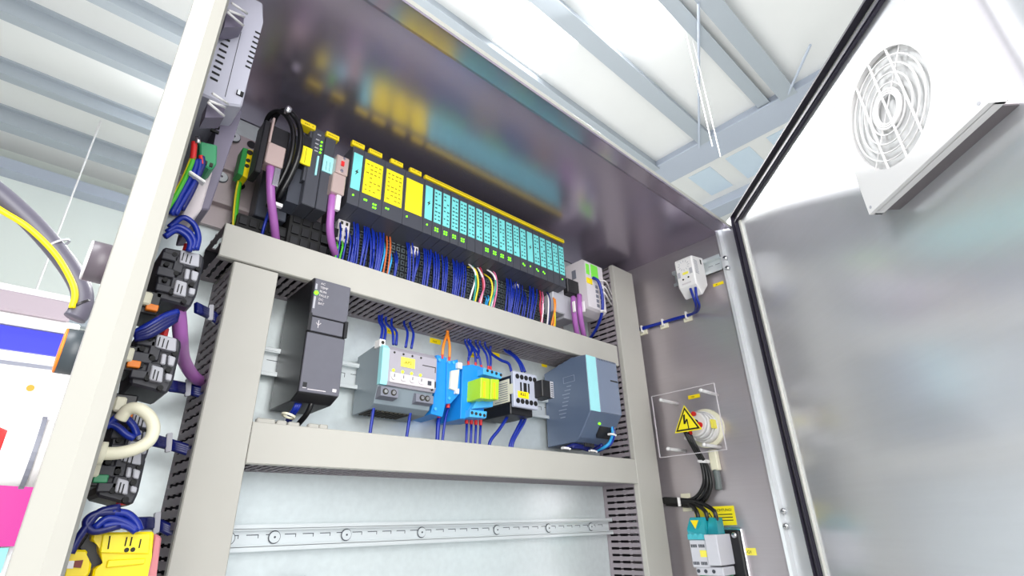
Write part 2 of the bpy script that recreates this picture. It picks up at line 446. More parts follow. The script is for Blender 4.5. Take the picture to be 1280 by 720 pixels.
# ================================================================== RAILS
def rail_screw(t, x, y, z, r=0.010):
    b = B(); b.cyl((x, y, z), (x, y-0.004, z), r, 20); b.m(1).ring((x, y-0.0008, z), (0, -1, 0), r*0.98, r*1.16, 0.001, 24); b.cyl((x, y-0.004, z), (x, y-0.0048, z), r*0.2, 10)
    part('screw', b, [RAILM, ANTH], t)
t = thing('din_rail', 'long bare mounting rail with round screws across the empty lower plate', 'mounting rail', (0.88, 1.13, -0.04))
b = B(); x0, x1 = 0.304, 1.448
b.box(x0, x1, 1.128, 1.131, -0.018, 0.008); b.box(x0, x1, 1.112, 1.131, 0.0075, 0.0105); b.box(x0, x1, 1.112, 1.131, -0.0205, -0.0175)
b.box(x0, x1, 1.112, 1.115, 0.0095, 0.0175); b.box(x0, x1, 1.112, 1.115, -0.028, -0.0195)
b.box(x0, x1, 1.131, 1.139, -0.016, 0.006)
x = 0.33
b.m(1)
while x < 1.43:
    b.box(x, x+0.022, 1.1275, 1.1281, -0.001, 0.0005); b.box(x+0.021, x+0.0222, 1.1275, 1.1281, -0.006, 0.0005); x += 0.0355
part('rail_profile', b, [RAILM, ANTH], t)
for u in (286, 343, 432.5, 526.5, 621, 686, 739.5):
    q = PY(u, 669, 1.127); rail_screw(t, q.x, 1.1275, -0.005)
t = thing('din_rail', 'steel rail carrying the black supply, relays and breakers in the middle row', 'mounting rail', (0.88, 1.13, 0.33))
za, zb = PY(335, 434.8, 1.115).z, PY(335, 467.4, 1.115).z
b = B(); b.box(x0, x1, 1.128, 1.131, zb+0.004, za-0.004); b.box(x0, x1, 1.112, 1.116, za-0.006, za+0.002, 0.0008); b.box(x0, x1, 1.112, 1.116, zb-0.004, zb+0.004, 0.0008)
b.box(x0, x1, 1.113, 1.130, za-0.008, za-0.005); b.box(x0, x1, 1.113, 1.130, zb+0.003, zb+0.006); b.box(x0, x1, 1.131, 1.139, zb+0.006, za-0.006)
x = 0.31
b.m(1)
while x < 1.43:
    b.box(x, x+0.024, 1.1275, 1.1281, (za+zb)/2+0.005, (za+zb)/2+0.0062); b.box(x+0.023, x+0.0242, 1.1275, 1.1281, (za+zb)/2-0.004, (za+zb)/2+0.006); x += 0.038
part('rail_profile', b, [RAILM, ANTH], t)
# profile rail of the controller
t = thing('profile_rail', 'wide brownish steel mounting rail behind the controller modules', 'mounting rail', (0.6, 1.12, 0.56))
b = B(); b.box(0.10, 1.30, 1.126, 1.139, 0.745, 0.850, 0.001); b.box(0.10, 1.30, 1.110, 1.139, 0.736, 0.746, 0.001); b.box(0.10, 1.30, 1.122, 1.139, 0.66, 0.738); b.box(0.10, 1.30, 1.112, 1.139, 0.650, 0.660, 0.001); b.box(0.10, 1.30, 1.128, 1.139, 0.60, 0.65)
b.m(1)
for (u, v) in ((315, 180), (300, 232)):
    q = PY(u, v, 1.122); b.cyl((q.x, 1.1215 if v > 200 else 1.1255, q.z), (q.x, 1.120 if v > 200 else 1.1245, q.z), 0.010, 16)
part('rail_profile', b, [PROFM, BLACK], t)
for (u, v) in ((293, 171), (277, 221)):
    q = PY(u, v, 1.12); rail_screw(t, q.x, 1.122, q.z, 0.012)

# ================================================================== CONTROLLER ROW
YF = 0.985; ZT = 0.862*YF; ZF = 0.694*YF
def txtrows(b, x0, x1, z0, z1, y, rows, cols, i, fill=0.55):
    b.m(i); dw = (x1-x0)/cols; dh = (z1-z0)/rows
    for a in range(rows):
        for c in range(cols):
            if random.random() < 0.15: continue
            w = dw*(0.45+0.3*random.random()); xa = x0+c*dw+dw*0.15; zc = z0+(a+0.5)*dh
            b.box(xa, xa+w, y-0.0004, y, zc-dh*fill/2*0.7, zc+dh*fill/2*0.5)
    b.m(0)
def bolt(b, cx, cz, y, h):
    b.prism([(cx+0.2*h, y, cz+0.5*h), (cx-0.28*h, y, cz-0.05*h), (cx-0.02*h, y, cz-0.02*h), (cx-0.18*h, y, cz-0.5*h), (cx+0.28*h, y, cz+0.12*h), (cx+0.04*h, y, cz+0.1*h)], (0, -0.0005, 0))
def base_grid(t, x0, x1, ytop=1.062, cols=2):
    b = B(); b.box(x0+0.0006, x1-0.0006, ytop, 1.125, 0.535, 0.705, 0.001)
    b.m(1); w = (x1-x0)/cols
    for r_ in range(9):
        for c in range(cols):
            xa = x0+c*w+w*0.16; zc = 0.548+r_*0.0172
            b.box(xa, xa+w*0.66, ytop-0.0035, ytop+0.001, zc, zc+0.0125)
            b.m(2); b.box(xa+w*0.14, xa+w*0.50, ytop-0.0040, ytop-0.003, zc+0.003, zc+0.0095); b.m(1)
    part('terminal_base', b, [BLACK, mat('terminal_face', (82, 92, 96), 0.5), SOOT], t)
def leds(t, pts, mt=LEDG, r=0.0022, y=None):
    b = B()
    for (x, z) in pts: b.cyl((x, (y or YF)+0.001, z), (x, (y or YF)-0.0014, z), r, 8)
    part('status_light', b, mt, t)
def io_module(x0, x1, kind, label, group, ledn):
    t = thing('io_module', label, 'controller module', ((x0+x1)/2, 1.0, 0.535), group)
    b = B(); g = 0.0005
    b.prism([(x0+g, YF, ZT-0.004), (x0+g, YF, ZF), (x0+g, 1.058, ZF-0.012), (x0+g, 1.125, ZF-0.012), (x0+g, 1.125, ZT-0.010), (x0+g, 1.0, ZT-0.002)], (x1-x0-2*g, 0, 0))
    part('housing', b, PLCG, t)
    base_grid(t, x0, x1, cols=2 if x1-x0 < 0.04 else 4)
    la, lb = (0.737*YF, 0.836*YF)
    m_ = (x1-x0)*0.09
    if kind == 'teal' or kind == 'power':
        b = B(); xl, xr = x0+m_*1.4, x1-m_; b.box(xl, xr, YF-0.0016, YF+0.001, la, lb+0.004)
        if kind == 'teal': txtrows(b, xl+0.001, xr-0.001, la+0.004, lb, YF-0.0016, 8, 2, 1)
        else: b.m(1); bolt(b, (xl+xr)/2, (la+lb)/2, YF-0.0018, 0.018)
        part('label_strip', b, [TEAL, INKT if kind == 'teal' else INK], t, 'teal label')
    else:
        b = B(); xl, xr = x0+m_*0.9, x1-m_*1.1; b.box(xl, xr, YF-0.0016, YF+0.001, la, lb)
        if kind == 'yellowtext': txtrows(b, xl+0.003, xr-0.002, la+0.006, lb-0.006, YF-0.0016, 7, 4, 1, 0.4)
        part('label_strip', b, [YEL, INKY], t, 'yellow label')
    if ledn: leds(t, ledn(x0, x1))
    return t
# wide modules with their tags
E1 = PY(434.4, 242, YF).x; mods = [E1]
for u, v in ((448.9, 249), (476.9, 260), (503, 271), (528.3, 281)): mods.append(PY(u, v, YF).x)
zl = ZF+0.020
def one(x0, x1): return [(x0+0.45*(x1-x0), zl+0.006)]
def four(x0, x1): w = x1-x0; return [(x0+.35*w, zl+.006), (x0+.6*w, zl+.006), (x0+.35*w, zl-.001), (x0+.6*w, zl-.001)]
def wide1(x0, x1): w = x1-x0; return [(x0+.22*w, zl+.006), (x0+.30*w, zl+.006), (x0+.62*w, zl+.003), (x0+.72*w, zl+.003), (x0+.62*w, zl-.006), (x0+.72*w, zl-.006)]
def wide2(x0, x1): w = x1-x0; return [(x0+.2*w, zl+.006), (x0+.3*w, zl+.006)]
def wide3(x0, x1): w = x1-x0; return [(x0+.2*w, zl+.006)]
io_module(mods[0], mods[1], 'power', 'narrow power module with teal bolt label just right of the second bus connector', 'controller modules', one)
io_module(mods[1], mods[2], 'yellowtext', 'leftmost of the three wide modules with big yellow labels', 'controller modules', wide1)
io_module(mods[2], mods[3], 'yellowtext', 'middle one of the three wide modules with big yellow labels', 'controller modules', wide2)
io_module(mods[3], mods[4], 'yellowplain', 'rightmost of three wide yellow-label modules, its label plain without print', 'controller modules', wide3)
XE = 1.163
n19 = 19; pw = (XE-mods[4])/n19
ords = ['second', 'third', 'fourth', 'fifth', 'sixth', 'seventh', 'eighth', 'ninth', 'tenth', 'eleventh', 'twelfth', 'thirteenth', 'fourteenth', 'fifteenth', 'sixteenth', 'seventeenth', 'eighteenth', 'last']
for i in range(n19):
    a = mods[4]+i*pw
    k = 'power' if i in (0, 13) else 'teal'
    lab = ('narrow teal bolt-marked module right beside the plain yellow one' if i == 0 else
           '%s narrow module counted from the left under the long yellow strip, bolt sign on teal' % ords[i-1] if i == 13 else
           '%s narrow teal-label module counted from the left under the long yellow strip' % ords[i-1])
    fn = (one if i in (0, 13, 18) else four if i in (1, 2, 3, 4, 7, 8, 9, 10) else (lambda x0, x1: [(x0+.4*(x1-x0), zl+.005), (x0+.6*(x1-x0), zl+.001)]) if i in (12, 14, 15) else None)
    io_module(a, a+pw*0.985, k, lab, 'narrow controller modules', fn)
# yellow tags
for i, (u0, u1) in enumerate(((439.5, 455), (461, 477), (488, 503), (512, 526))):
    pos = ('above the first teal module', 'above the leftmost wide yellow module', 'above the middle wide yellow module', 'above the plain yellow module')[i]
    a = PY(u0, 185, 1.0).x; vv = {0: 180, 1: 190, 2: 202.5, 3: 214.5}[i]
    z = 0.875*YF; a = PY(u0, vv, YF).x; c = PY(u1, vv+7, YF).x
    b = B().box(a, c, YF-0.003, YF+0.006, ZT-0.003, ZT+0.010); txtrows(b, a+0.004, c-0.004, ZT+0.002, ZT+0.009, YF-0.003, 1, 6, 1)
    single('marker_tag', b, [YELT, INKY], 'small yellow marker tag '+pos, 'label', 'yellow module tags')
b = B(); a = mods[4]-0.001; b.box(a, XE+0.004, YF-0.003, YF+0.006, ZT-0.002, ZT+0.009); b.m(1).box(a+0.004, XE, YF-0.0034, YF-0.0028, ZT+0.004, ZT+0.0055)
single('marker_strip', b, [YELT, INKY], 'long yellow marker strip above the narrow teal modules', 'label')

# central unit
t = thing('controller_head', 'dark grey controller head module with yellow and cyan labels at the row start', 'controller module', (0.34, 1.0, 0.56))
a = PY(377.5, 254, YF).x; c = PY(408, 265, YF).x; mid = PY(394, 260, YF).x; zb_ = PY(394, 260, YF).z
b = B(); b.box(a-0.001, mid-0.0006, YF, 1.12, zb_, 0.838, 0.0015); b.box(mid+0.0006, c, YF, 1.12, zb_, 0.838, 0.0015); b.box(a-0.006, mid-0.002, YF+0.004, 1.12, 0.70, 0.848)
part('housing', b, PLCG, t)
q0, q1 = PY(376, 149, YF), PY(394, 160, YF)
b = B().box(q0.x, q1.x, YF-0.004, YF+0.02, 0.836, 0.849); q2, q3 = PY(407.5, 166, YF), PY(423, 175, YF); b.box(q2.x, q3.x, YF-0.004, YF+0.02, 0.836, 0.849); txtrows(b, q0.x+.004, q1.x-.004, .839, .846, YF-.004, 1, 6, 1); txtrows(b, q2.x+.004, q3.x-.004, .839, .846, YF-.004, 1, 6, 1)
part('marker_tag', b, [YELT, INKY], t, 'yellow tags')
q0, q1 = PY(373.5, 196, YF), PY(389, 194, YF); b = B().box(q0.x, q1.x, YF-0.003, YF+0.001, PY(380, 206, YF).z, PY(380, 183, YF).z); b.m(1).box((q0.x+q1.x)/2-0.0006, (q0.x+q1.x)/2+0.0006, YF-0.0034, YF, PY(380, 204, YF).z, PY(380, 185, YF).z)
part('yellow_card', b, [YEL, INKY], t)
q0, q1 = PY(403, 205, YF), PY(416.5, 205, YF); b = B().box(q0.x, q1.x, YF-0.003, YF+0.001, PY(410, 217, YF).z, PY(410, 196, YF).z); b.m(1)
for k in (1, 2): b.box(q0.x+(q1.x-q0.x)*k/3-0.0004, q0.x+(q1.x-q0.x)*k/3+0.0004, YF-0.0034, YF, PY(410, 215, YF).z, PY(410, 203, YF).z)
part('cyan_card', b, [CYAN, INKT], t)
q = PY(396, 208, YF); b = B().box(q.x-0.003, q.x+0.001, YF-0.004, YF+0.001, q.z-0.026, q.z+0.026); part('card_slot', b, CYAN, t)
b = B().box(PY(379, 170, YF).x, PY(390, 170, YF).x, YF-0.002, YF+0.001, PY(385, 184, YF).z, PY(385, 171, YF).z); part('switch_recess', b, BLACK, t)
leds(t, [(PY(u, v, YF).x, PY(u, v, YF).z) for u, v in ((402, 178), (401, 182.5), (401, 187), (400, 191))], LEDG)
b = B()
for u, v in ((399, 169), (397, 175), (396, 180), (395.5, 185), (395, 189)): q = PY(u, v, YF); b.box(q.x-0.004, q.x+0.004, YF-0.0012, YF, q.z-0.0012, q.z+0.0012)
part('printed_legend', b, LGREY, t)
b = B(); b.box(a, c+0.02, 1.045, 1.125, 0.53, zb_+0.002)
b.m(1)
for i in range(5):
    for j in range(4): xa = a+0.006+i*0.022; b.box(xa, xa+0.016, 1.041, 1.046, 0.54+j*0.028, 0.56+j*0.028)
part('terminal_base', b, [SOOT, BLACK], t)
# interface block at far left with bus connector
t = thing('supply_block', 'dark grey supply block behind the coiled black cable', 'controller module', (0.25, 1.04, 0.56))
q0, q1 = PY(351, 262, 1.03), PY(374, 270, 1.03); b = B()
b.box(q0.x-0.012, a-0.008, 1.045, 1.125, 0.618, 0.852, 0.002); b.prism([(q0.x, 1.045, 0.76), (q0.x, 1.005, 0.735), (q0.x, 1.005, 0.645), (q0.x, 1.045, 0.640)], (q1.x-q0.x, 0, 0)); b.box(0.252, q0.x-0.01, 1.06, 1.11, 0.62, 0.840, 0.002)
part('housing', b, ANTH, t)
b = B(); b.box(0.222, a+0.01, 1.06, 1.125, 0.53, 0.612)
b.m(1)
for i in range(5):
    for j in range(3): xa = 0.226+i*0.020; b.box(xa, xa+0.014, 1.056, 1.061, 0.538+j*0.025, 0.554+j*0.025)
part('terminal_base', b, [SOOT, BLACK], t)

def bus_connector(uv, w, h, y, label, strip):
    q = PY(*uv, y); t = thing('bus_connector', label, 'connector', (q.x, y, q.z-h))
    b = B(); b.box(q.x, q.x+w, y, y+0.035, q.z-h, q.z, 0.002); part('housing', b, NICK, t)
    if strip == 'long':
        b = B(); b.box(q.x-0.001, q.x+0.004, y-0.002, y+0.02, q.z-0.004, q.z+0.062, 0.001); part('metal_tongue', b, NICK, t)
        b = B().box(q.x-0.014, q.x-0.001, y+0.003, y+0.05, q.z-h-0.028, q.z+0.052, 0.002); b.box(q.x+0.004, q.x+w+0.006, y+0.012, y+0.05, q.z+0.001, q.z+0.055, 0.003); part('plug_body', b, BLACK, t)
        b = B().box(q.x+w*0.6, q.x+w*0.95, y+0.002, y+0.012, q.z-h-0.046, q.z-h-0.002, 0.001); part('clamp', b, CHROME, t)
    else:
        b = B().box(q.x+0.003, q.x+w+0.002, y-0.001, y+0.034, q.z+0.001, q.z+0.050, 0.002); part('upper_housing', b, NICK, t)
        b = B().box(q.x+w*0.45, q.x+w*0.68, y-0.004, y, q.z+0.022, q.z+0.034); part('red_switch', b, RED, t)
        b = B().cyl((q.x+w*.55, y-0.001, q.z+0.008), (q.x+w*.55, y-0.004, q.z+0.008), 0.004, 12); b.cyl((q.x+w*.62, y-0.001, q.z+0.043), (q.x+w*.62, y-0.004, q.z+0.043), 0.003, 12); part('screw', b, CHROME, t)
        b = B().box(q.x+w*0.5, q.x+w*0.85, y+0.002, y+0.012, q.z-h-0.040, q.z-h-0.001, 0.001); part('clamp', b, WHITEG, t)
    return q
q = bus_connector((336, 176), 0.037, 0.052, 0.97, 'nickel bus connector with long metal tongue beside the coiled black cable', 'long')
wire('bus_cable', [PY(338, 208, 0.985), PY(338, 225, 0.982), PY(339, 250, 0.99), PY(342, 275, 1.01), PY(344, 292, 1.03), PY(345, 306, 1.05)], 0.0085, WPURP, 'thick purple bus cable below the connector with the long metal tongue', 'cable', n=12)
q = bus_connector((417, 214), 0.031, 0.052, 0.965, 'nickel bus connector with a red switch, left of the first teal module', 'two')
wire('bus_cable', [PY(416, 241, 0.985), PY(414, 262, 0.98), PY(412.5, 285, 0.99), PY(415, 305, 1.01), PY(421, 322, 1.04)], 0.0085, WPURP, 'thick purple bus cable below the connector with the red switch', 'cable', n=12)
# black coiled cable
pts = [PY(339, 158, 1.03), PY(347, 142, 1.0), PY(360, 139, 0.98), PY(372, 152, 0.965), PY(376, 172, 0.96), PY(372, 198, 0.965), PY(362, 222, 0.98), PY(350, 243, 1.0), PY(344, 256, 1.03)]
wire('black_cable', pts, 0.0062, WBLK, 'black cable arching over the left bus connector', 'cable', 'black cables arching in the corner', n=10)
wire('black_cable', [p+V((-0.012, 0.008, -0.004)) for p in pts], 0.0055, WBLK, 'second black cable tucked behind the arching one', 'cable', 'black cables arching in the corner', n=10)
q = PY(358, 141, 0.975); b = B().cyl(q, q+V((0.0, -0.012, 0.004)), 0.008, 12); b.dome(q+V((0, -0.012, 0.004)), (0, -1, .3), 0.008, 0.005)
single('plug_screw', b, CHROME, 'little round metal screw on top of the arched black cable', 'screw')
wire('wire', [PY(345, 243, 1.03), PY(337, 262, 1.03), PY(331, 280, 1.03), PY(327, 295, 1.04)], 0.0032, WBLUE, 'blue wire left of the left purple cable', 'wire')
q = PY(345, 256, 1.0); b = B().box(q.x-0.010, q.x+0.012, 0.994, 1.004, q.z-0.004, q.z+0.004, 0.001)
single('cable_marker', b, WHITE, 'small white marker at the foot of the arched black cable', 'label')

# protective earth terminal
q = PY(309, 186, 1.08)
t = thing('earth_terminal', 'green and yellow earth terminal clipped on the brownish rail', 'terminal', (0.235, 1.09, 0.67))
p0, p1, p2, p3 = PY(304, 184, 1.05), PY(317, 188, 1.05), PY(310, 223, 1.05), PY(297, 216, 1.05)
dv = V((0, 0.035, 0)); mids = (p0+p1)/2; midb = (p3+p2)/2
b = B().prism([p0, mids, midb, p3], dv, 0.001); b.m(1); part('green_half', b, TGRN, t)
b = B().prism([mids, p1, p2, midb], dv, 0.001); part('yellow_half', b, SAFEY, t)
b = B()
for f in (0.12, 0.42, 0.62): c_ = mids.lerp(midb, f); b.cyl(c_+V((0.004, 0.0, 0)), c_+V((0.004, -0.0015, 0)), 0.006 if f < .2 else 0.0045, 12)
part('terminal_hole', b, INK, t)
wire('earth_wire', [PY(300, 222, 1.08), PY(297, 240, 1.08), PY(294.5, 262, 1.08), PY(293, 288, 1.08)], 0.0060, WGRN, 'green and yellow striped earth wire under the earth terminal', 'wire', n=8)
wire('earth_wire', [PY(298.0, 226, 1.074), PY(295.0, 240, 1.074), PY(292.4, 262, 1.074), PY(291.0, 287, 1.074)], 0.0022, WYEL, 'yellow stripe wire lying along the green earth wire', 'wire', n=6)

# white supply terminals on the bases
def tag_terminal(uv, w, h, label, holes=True):
    q = PY(*uv, 1.045); t = thing('feed_terminal', label, 'terminal', (q.x, 1.05, q.z-h))
    b = B().box(q.x, q.x+w, 1.045, 1.062, q.z-h, q.z, 0.0015); b.prism([(q.x+0.002, 1.045, q.z-0.001), (q.x+w*0.2, 1.045, q.z+0.012), (q.x+w*0.8, 1.045, q.z+0.012), (q.x+w-0.002, 1.045, q.z-0.001)], (0, 0.012, 0))
    part('housing', b, WHITEG, t)
    if holes:
        b = B(); n = int(h/0.018)
        for k in range(n):
            for c_ in (0.2, 0.62): b.box(q.x+w*c_, q.x+w*(c_+0.2), 1.0442, 1.046, q.z-0.012-k*0.018, q.z-0.004-k*0.018)
        part('hole', b, INK, t)
tag_terminal((424.5, 265), 0.030, 0.075, 'white feed terminal next to the right purple bus cable')
tag_terminal((515, 299), 0.022, 0.042, 'white feed terminal standing among blue wires below the first teal strip modules')
tag_terminal((644.5, 347), 0.016, 0.03, 'white feed terminal among the blue wires near the right end of the row', False)

# ---- wires falling from terminal bases into the upper duct
def drop(p, q_, mtl, label, group, mid=None, r=0.0023, y0=1.055, y1=1.03, ym=1.02):
    a = PY(*p, y0); z = PY(*q_, y1); end = V((z.x, 1.045, 0.515))
    if mid: ms = [PY(*m_, ym) for m_ in mid]
    else: ms = [PY(p[0]*0.6+q_[0]*0.4+2.0, p[1]*0.62+q_[1]*0.38, ym)]
    zz = PY(q_[0], q_[1], 1.026)
    return wire('wire', [a]+ms+[zz, end], r, mtl, label, 'wire', group, n=6, sub=4)
def c4(x, y): return (400+x/5.54, 250+y/5.54)
def c5(x, y): return (540+x/5.54, 290+y/5.54)
G = 'wires from the controller modules into the duct'
groups = [
 (c4, [(140,160,125,385),(178,170,165,392)], 1, WBLUE, 'blue wire plugged into the white feed terminal by the purple cable'),
 (c4, [(113,285,110,375),(150,292,140,385)], 1, WGRN, 'green-yellow wire at the foot of the white feed terminal by the purple cable'),
 (c4, [(215,240,205,400)], 2, WBLUE, 'blue wire in the first bunch right of the white feed terminal'),
 (c4, [(245,130,240,410)], 4, WBLUE, 'blue wire in the thick curved bunch below the first wide yellow module'),
 (c4, [(322,165,292,430)], 4, WBLUE, 'blue wire in the slanting bunch below the first wide yellow module'),
 (c4, [(355,175,355,455)], 3, WBLUE, 'blue wire in the bunch left of the rust-coloured pair'),
 (c4, [(400,195,392,465)], 2, WBLUE, 'blue wire directly left of the cyan and rust-coloured wires'),
 (c4, [(428,210,405,470)], 2, WBLUE, 'blue wire directly beside the left cyan wire'),
 (c4, [(447,270,428,480),(492,390,478,495)], 1, WCYAN, 'cyan wire next to the rust-coloured pair'),
 (c4, [(457,215,438,490),(478,215,472,492)], 1, WRUST, 'rust-coloured wire below the middle wide yellow module'),
 (c4, [(522,350,518,510)], 2, WBLUE, 'blue wire in the lone pair left of the second white feed terminal'),
 (c4, [(612,275,622,550)], 3, WBLUE, 'blue wire in the straight bunch on the left of the second white feed terminal'),
 (c4, [(675,350,652,540)], 2, WBLUE, 'blue wire leaving the front of the second white feed terminal'),
 (c4, [(722,315,712,570)], 2, WBLUE, 'blue wire in the first pair right of the second white feed terminal'),
 (c4, [(755,325,742,580)], 2, WBLUE, 'blue wire in the second pair right of the second white feed terminal'),
 (c4, [(798,335,800,600)], 4, WBLUE, 'blue wire in the third bunch right of the second white feed terminal'),
 (c5, [(18,120,22,385)], 4, WBLUE, 'blue wire in the fourth bunch right of the second white feed terminal'),
 (c5, [(82,145,82,400)], 4, WBLUE, 'blue wire in the fifth bunch right of the second white feed terminal'),
 (c5, [(150,175,150,420)], 3, WBLUE, 'blue wire in the third last bunch before the coloured arcs'),
 (c5, [(192,185,180,428)], 2, WBLUE, 'blue wire in the second last bunch before the coloured arcs'),
 (c5, [(218,195,210,440)], 2, WBLUE, 'blue wire directly left of the coloured arcs'),
 (c5, [(522,300,525,545)], 4, WBLUE, 'blue wire in the first bunch right of the coloured arcs'),
 (c5, [(560,325,552,548)], 3, WBLUE, 'blue wire just left of the third white feed terminal'),
 (c5, [(604,350,592,562)], 3, WBLUE, 'blue wire in front of the third white feed terminal'),
 (c5, [(634,400,630,575)], 2, WBLUE, 'blue wire just right of the third white feed terminal'),
 (c5, [(684,355,672,588)], 4, WBLUE, 'blue wire in the curved bunch near the right end of the row'),
 (c5, [(712,375,690,592)], 2, WBLUE, 'blue wire directly left of the red wire at the right end'),
 (c5, [(372,458,372,500)], 2, WCYAN, 'short cyan-blue wire under the multicoloured arcs'),
]
for (f, L, n, mt, lab) in groups:
    n = 3 if n == 4 else n
    for (x0_, y0_, x1_, y1_) in L:
        for k in range(n):
            o = (k-(n-1)/2)*(16 if n > 1 else 0)
            drop(f(x0_+o+random.uniform(-4, 4), y0_+random.uniform(-26, 22)), f(x1_+o*0.72+random.uniform(-7, 7), y1_+o*0.3), mt, lab, G)
arcs = [(c5, [(232,203),(290,262),(300,330),(262,465)], WWHT, 'white wire arching in the left multicoloured bunch'),
 (c5, [(272,213),(298,290),(302,380),(288,475)], WTEAL, 'teal wire in the left multicoloured bunch'),
 (c5, [(240,240),(300,262),(320,360),(300,475)], WYEL, 'yellow wire in the left multicoloured bunch'),
 (c5, [(325,218),(350,300),(362,380),(328,482)], WPINK, 'pink wire in the left multicoloured bunch'),
 (c5, [(300,225),(340,290),(360,370),(335,485)], WWHT, 'white wire beside the pink one in the multicoloured wires'),
 (c5, [(320,215),(345,290),(355,380),(345,470)], WRED, 'red wire beside the pink one in the multicoloured wires'),
 (c5, [(345,243),(420,290),(440,360),(415,500)], WWHT, 'white wire arching widest in the right multicoloured bunch'),
 (c5, [(355,288),(405,330),(418,400),(400,492)], WYEL, 'yellow wire in the right multicoloured bunch'),
 (c5, [(402,255),(440,300),(448,400),(428,515)], WPINK, 'pink wire in the right multicoloured bunch'),
 (c5, [(410,250),(437,320),(440,400),(405,506)], WTEAL, 'teal wire in the right multicoloured bunch'),
 (c5, [(742,385),(752,450),(748,520),(756,612)], WRED, 'dark red wire near the right end of the row'),
 (c5, [(758,400),(770,460),(762,530),(764,616)], WPINK, 'pink and white twisted wire near the right end of the row'),
 (c5, [(765,420),(766,470),(770,540),(758,618)], WWHT, 'white wire twisted around the pink one near the right end'),
 (c5, [(783,398),(812,450),(816,530),(806,632)], WNAVY, 'navy wire between the pink and orange wires'),
 (c5, [(790,405),(806,460),(806,540),(798,632)], WWHT, 'white wire between the pink and orange wires'),
 (c5, [(824,418),(845,470),(848,540),(828,640)], WORNG, 'orange wire at the right end of the row'),
 (c5, [(838,425),(854,480),(852,550),(842,644)], WORNG, 'orange wire nearest the white bus module'),
 (c5, [(842,520),(850,560),(852,600),(850,648)], WYEL, 'yellow and black wire at the right end of the row'),
 (c4, [(365,300),(372,350),(370,400),(360,455)], WBLUE, 'blue wire lying low in the bunch left of the rust pair'),
]
for (f, P_, mt, lab) in arcs:
    drop(f(*P_[0]), f(*P_[3]), mt, lab, G, mid=[f(*P_[1]), f(*P_[2])], r=0.0027, ym=1.015)
# small dim green glowing dots on the bases
t_pts = [(232, 518), (660, 672), (722, 700)]
for (x_, y_) in t_pts:
    q = PY(420+x_/5.54, 170+y_/5.54, 1.056); b = B().cyl(q, q+V((0, -0.003, 0)), 0.0028, 8)
    single('green_dot', b, DOTG, 'dim green glowing dot under the modules', 'lamp', 'green dots under the modules')

# ================================================================== WHITE BUS MODULE (right end)
t = thing('bus_module', 'off-white bus module with green labels and purple cables, right end of upper row', 'controller module', (1.28, 1.03, 0.66))
ym = 0.975
fx0, fx1 = 1.287*ym, 1.383*ym; zt, zb2 = 0.838*ym, 0.660*ym
b = B().prism([(fx0, ym, zb2), (fx0, ym, zt-0.008), (fx0, ym+0.01, zt), (fx0, 1.12, zt), (fx0, 1.12, zb2-0.0), (fx0, ym+0.045, zb2-0.014), (fx0, ym+0.01, zb2-0.006)], (fx1-fx0, 0, 0))
part('housing', b, WHITEG, t)
b = B().box(fx0+0.004, fx0+0.020, ym-0.0016, ym, zt-0.056, zt-0.018); b.box(fx0+0.030, fx0+0.066, ym-0.0016, ym, zt-0.060, zt-0.012); part('green_label', b, mat('lime_label', (130, 232, 80), 0.5), t)
b = B().box(fx0+0.002, fx0+0.030, ym-0.002, ym, zt-0.090, zt-0.070); part('yellow_label', b, SAFEY, t)
b = B()
for i in range(5):
    for j in range(2): b.box(fx0+0.045+j*0.022, fx0+0.058+j*0.022, ym-0.001, ym+0.003, zb2+0.008+i*0.017, zb2+0.019+i*0.017)
part('terminal_hole', b, MGREY, t)
b = B().box(fx0-0.0012, fx0, ym+0.040, ym+0.058, zt-0.060, zt-0.028); b.box(fx0-0.0012, fx0, ym+0.085, ym+0.12, zt-0.050, zt-0.024); part('port', b, MGREY, t)
b = B().box(fx0-0.060, fx0-0.016, 1.045, 1.12, zt-0.075, zt-0.020, 0.002); part('plug_housing', b, ANTHL, t)
b = B().box(fx0-0.060, fx0-0.002, ym+0.030, 1.10, zt-0.130, zt-0.078, 0.003); part('bus_plug', b, BLACK, t)
b = B().box(fx0-0.118, fx0-0.062, ym+0.045, 1.12, 0.612, 0.712, 0.003); b.m(1).box(fx0-0.119, fx0-0.105, ym+0.043, ym+0.06, 0.690, 0.713); part('side_housing', b, [LGREY, ORANGE], t)
b = B().box(fx0-0.060, fx0-0.001, ym+0.055, 1.12, 0.605, zt-0.13, 0.002); part('lower_housing', b, LGREY, t)
for k, (u, ub) in enumerate(((716.5, 721), (724, 729))):
    wire('bus_cable', [PY(u, 372-k*3, 1.0), PY(u+0.5, 385, 0.99), PY(u+2, 400, 1.0), PY(ub, 416, 1.02), PY(ub+2, 428, 1.05)], 0.0088, WPURP,
         ('left', 'right')[k]+' one of the two purple bus cables under the off-white bus module', 'cable', n=12)
for u, w_ in ((716, 'left'), (728, 'right')): q = PY(u, 384, 0.985); single('cable_tag', B().box(q.x-0.0025, q.x+0.0025, 0.975, 0.985, q.z-0.018, q.z+0.018, 0.001), WHITE, w_+' one of two white markers on the purple cables under the bus module', 'label')
wire('wire', [PY(741, 347, 0.97), PY(748, 352, 0.955), PY(752.5, 368, 0.955), PY(753, 388, 0.965), PY(748, 405, 1.0), PY(741, 418, 1.04), PY(736, 424, 1.07)], 0.0052, WBLUE, 'thick blue wire pair curving down in front of the off-white bus module', 'wire', n=8)
for k in range(3):
    wire('wire', [PY(749+k, 350+k*6, 0.968), PY(757, 352+k*8, 0.96), PY(761, 360+k*8, 0.985), PY(765, 370+k*6, 1.03)], 0.0028, WWHT, 'white wire from the bus module into the slots of the tall right duct', 'wire', 'white wires into the tall right duct')
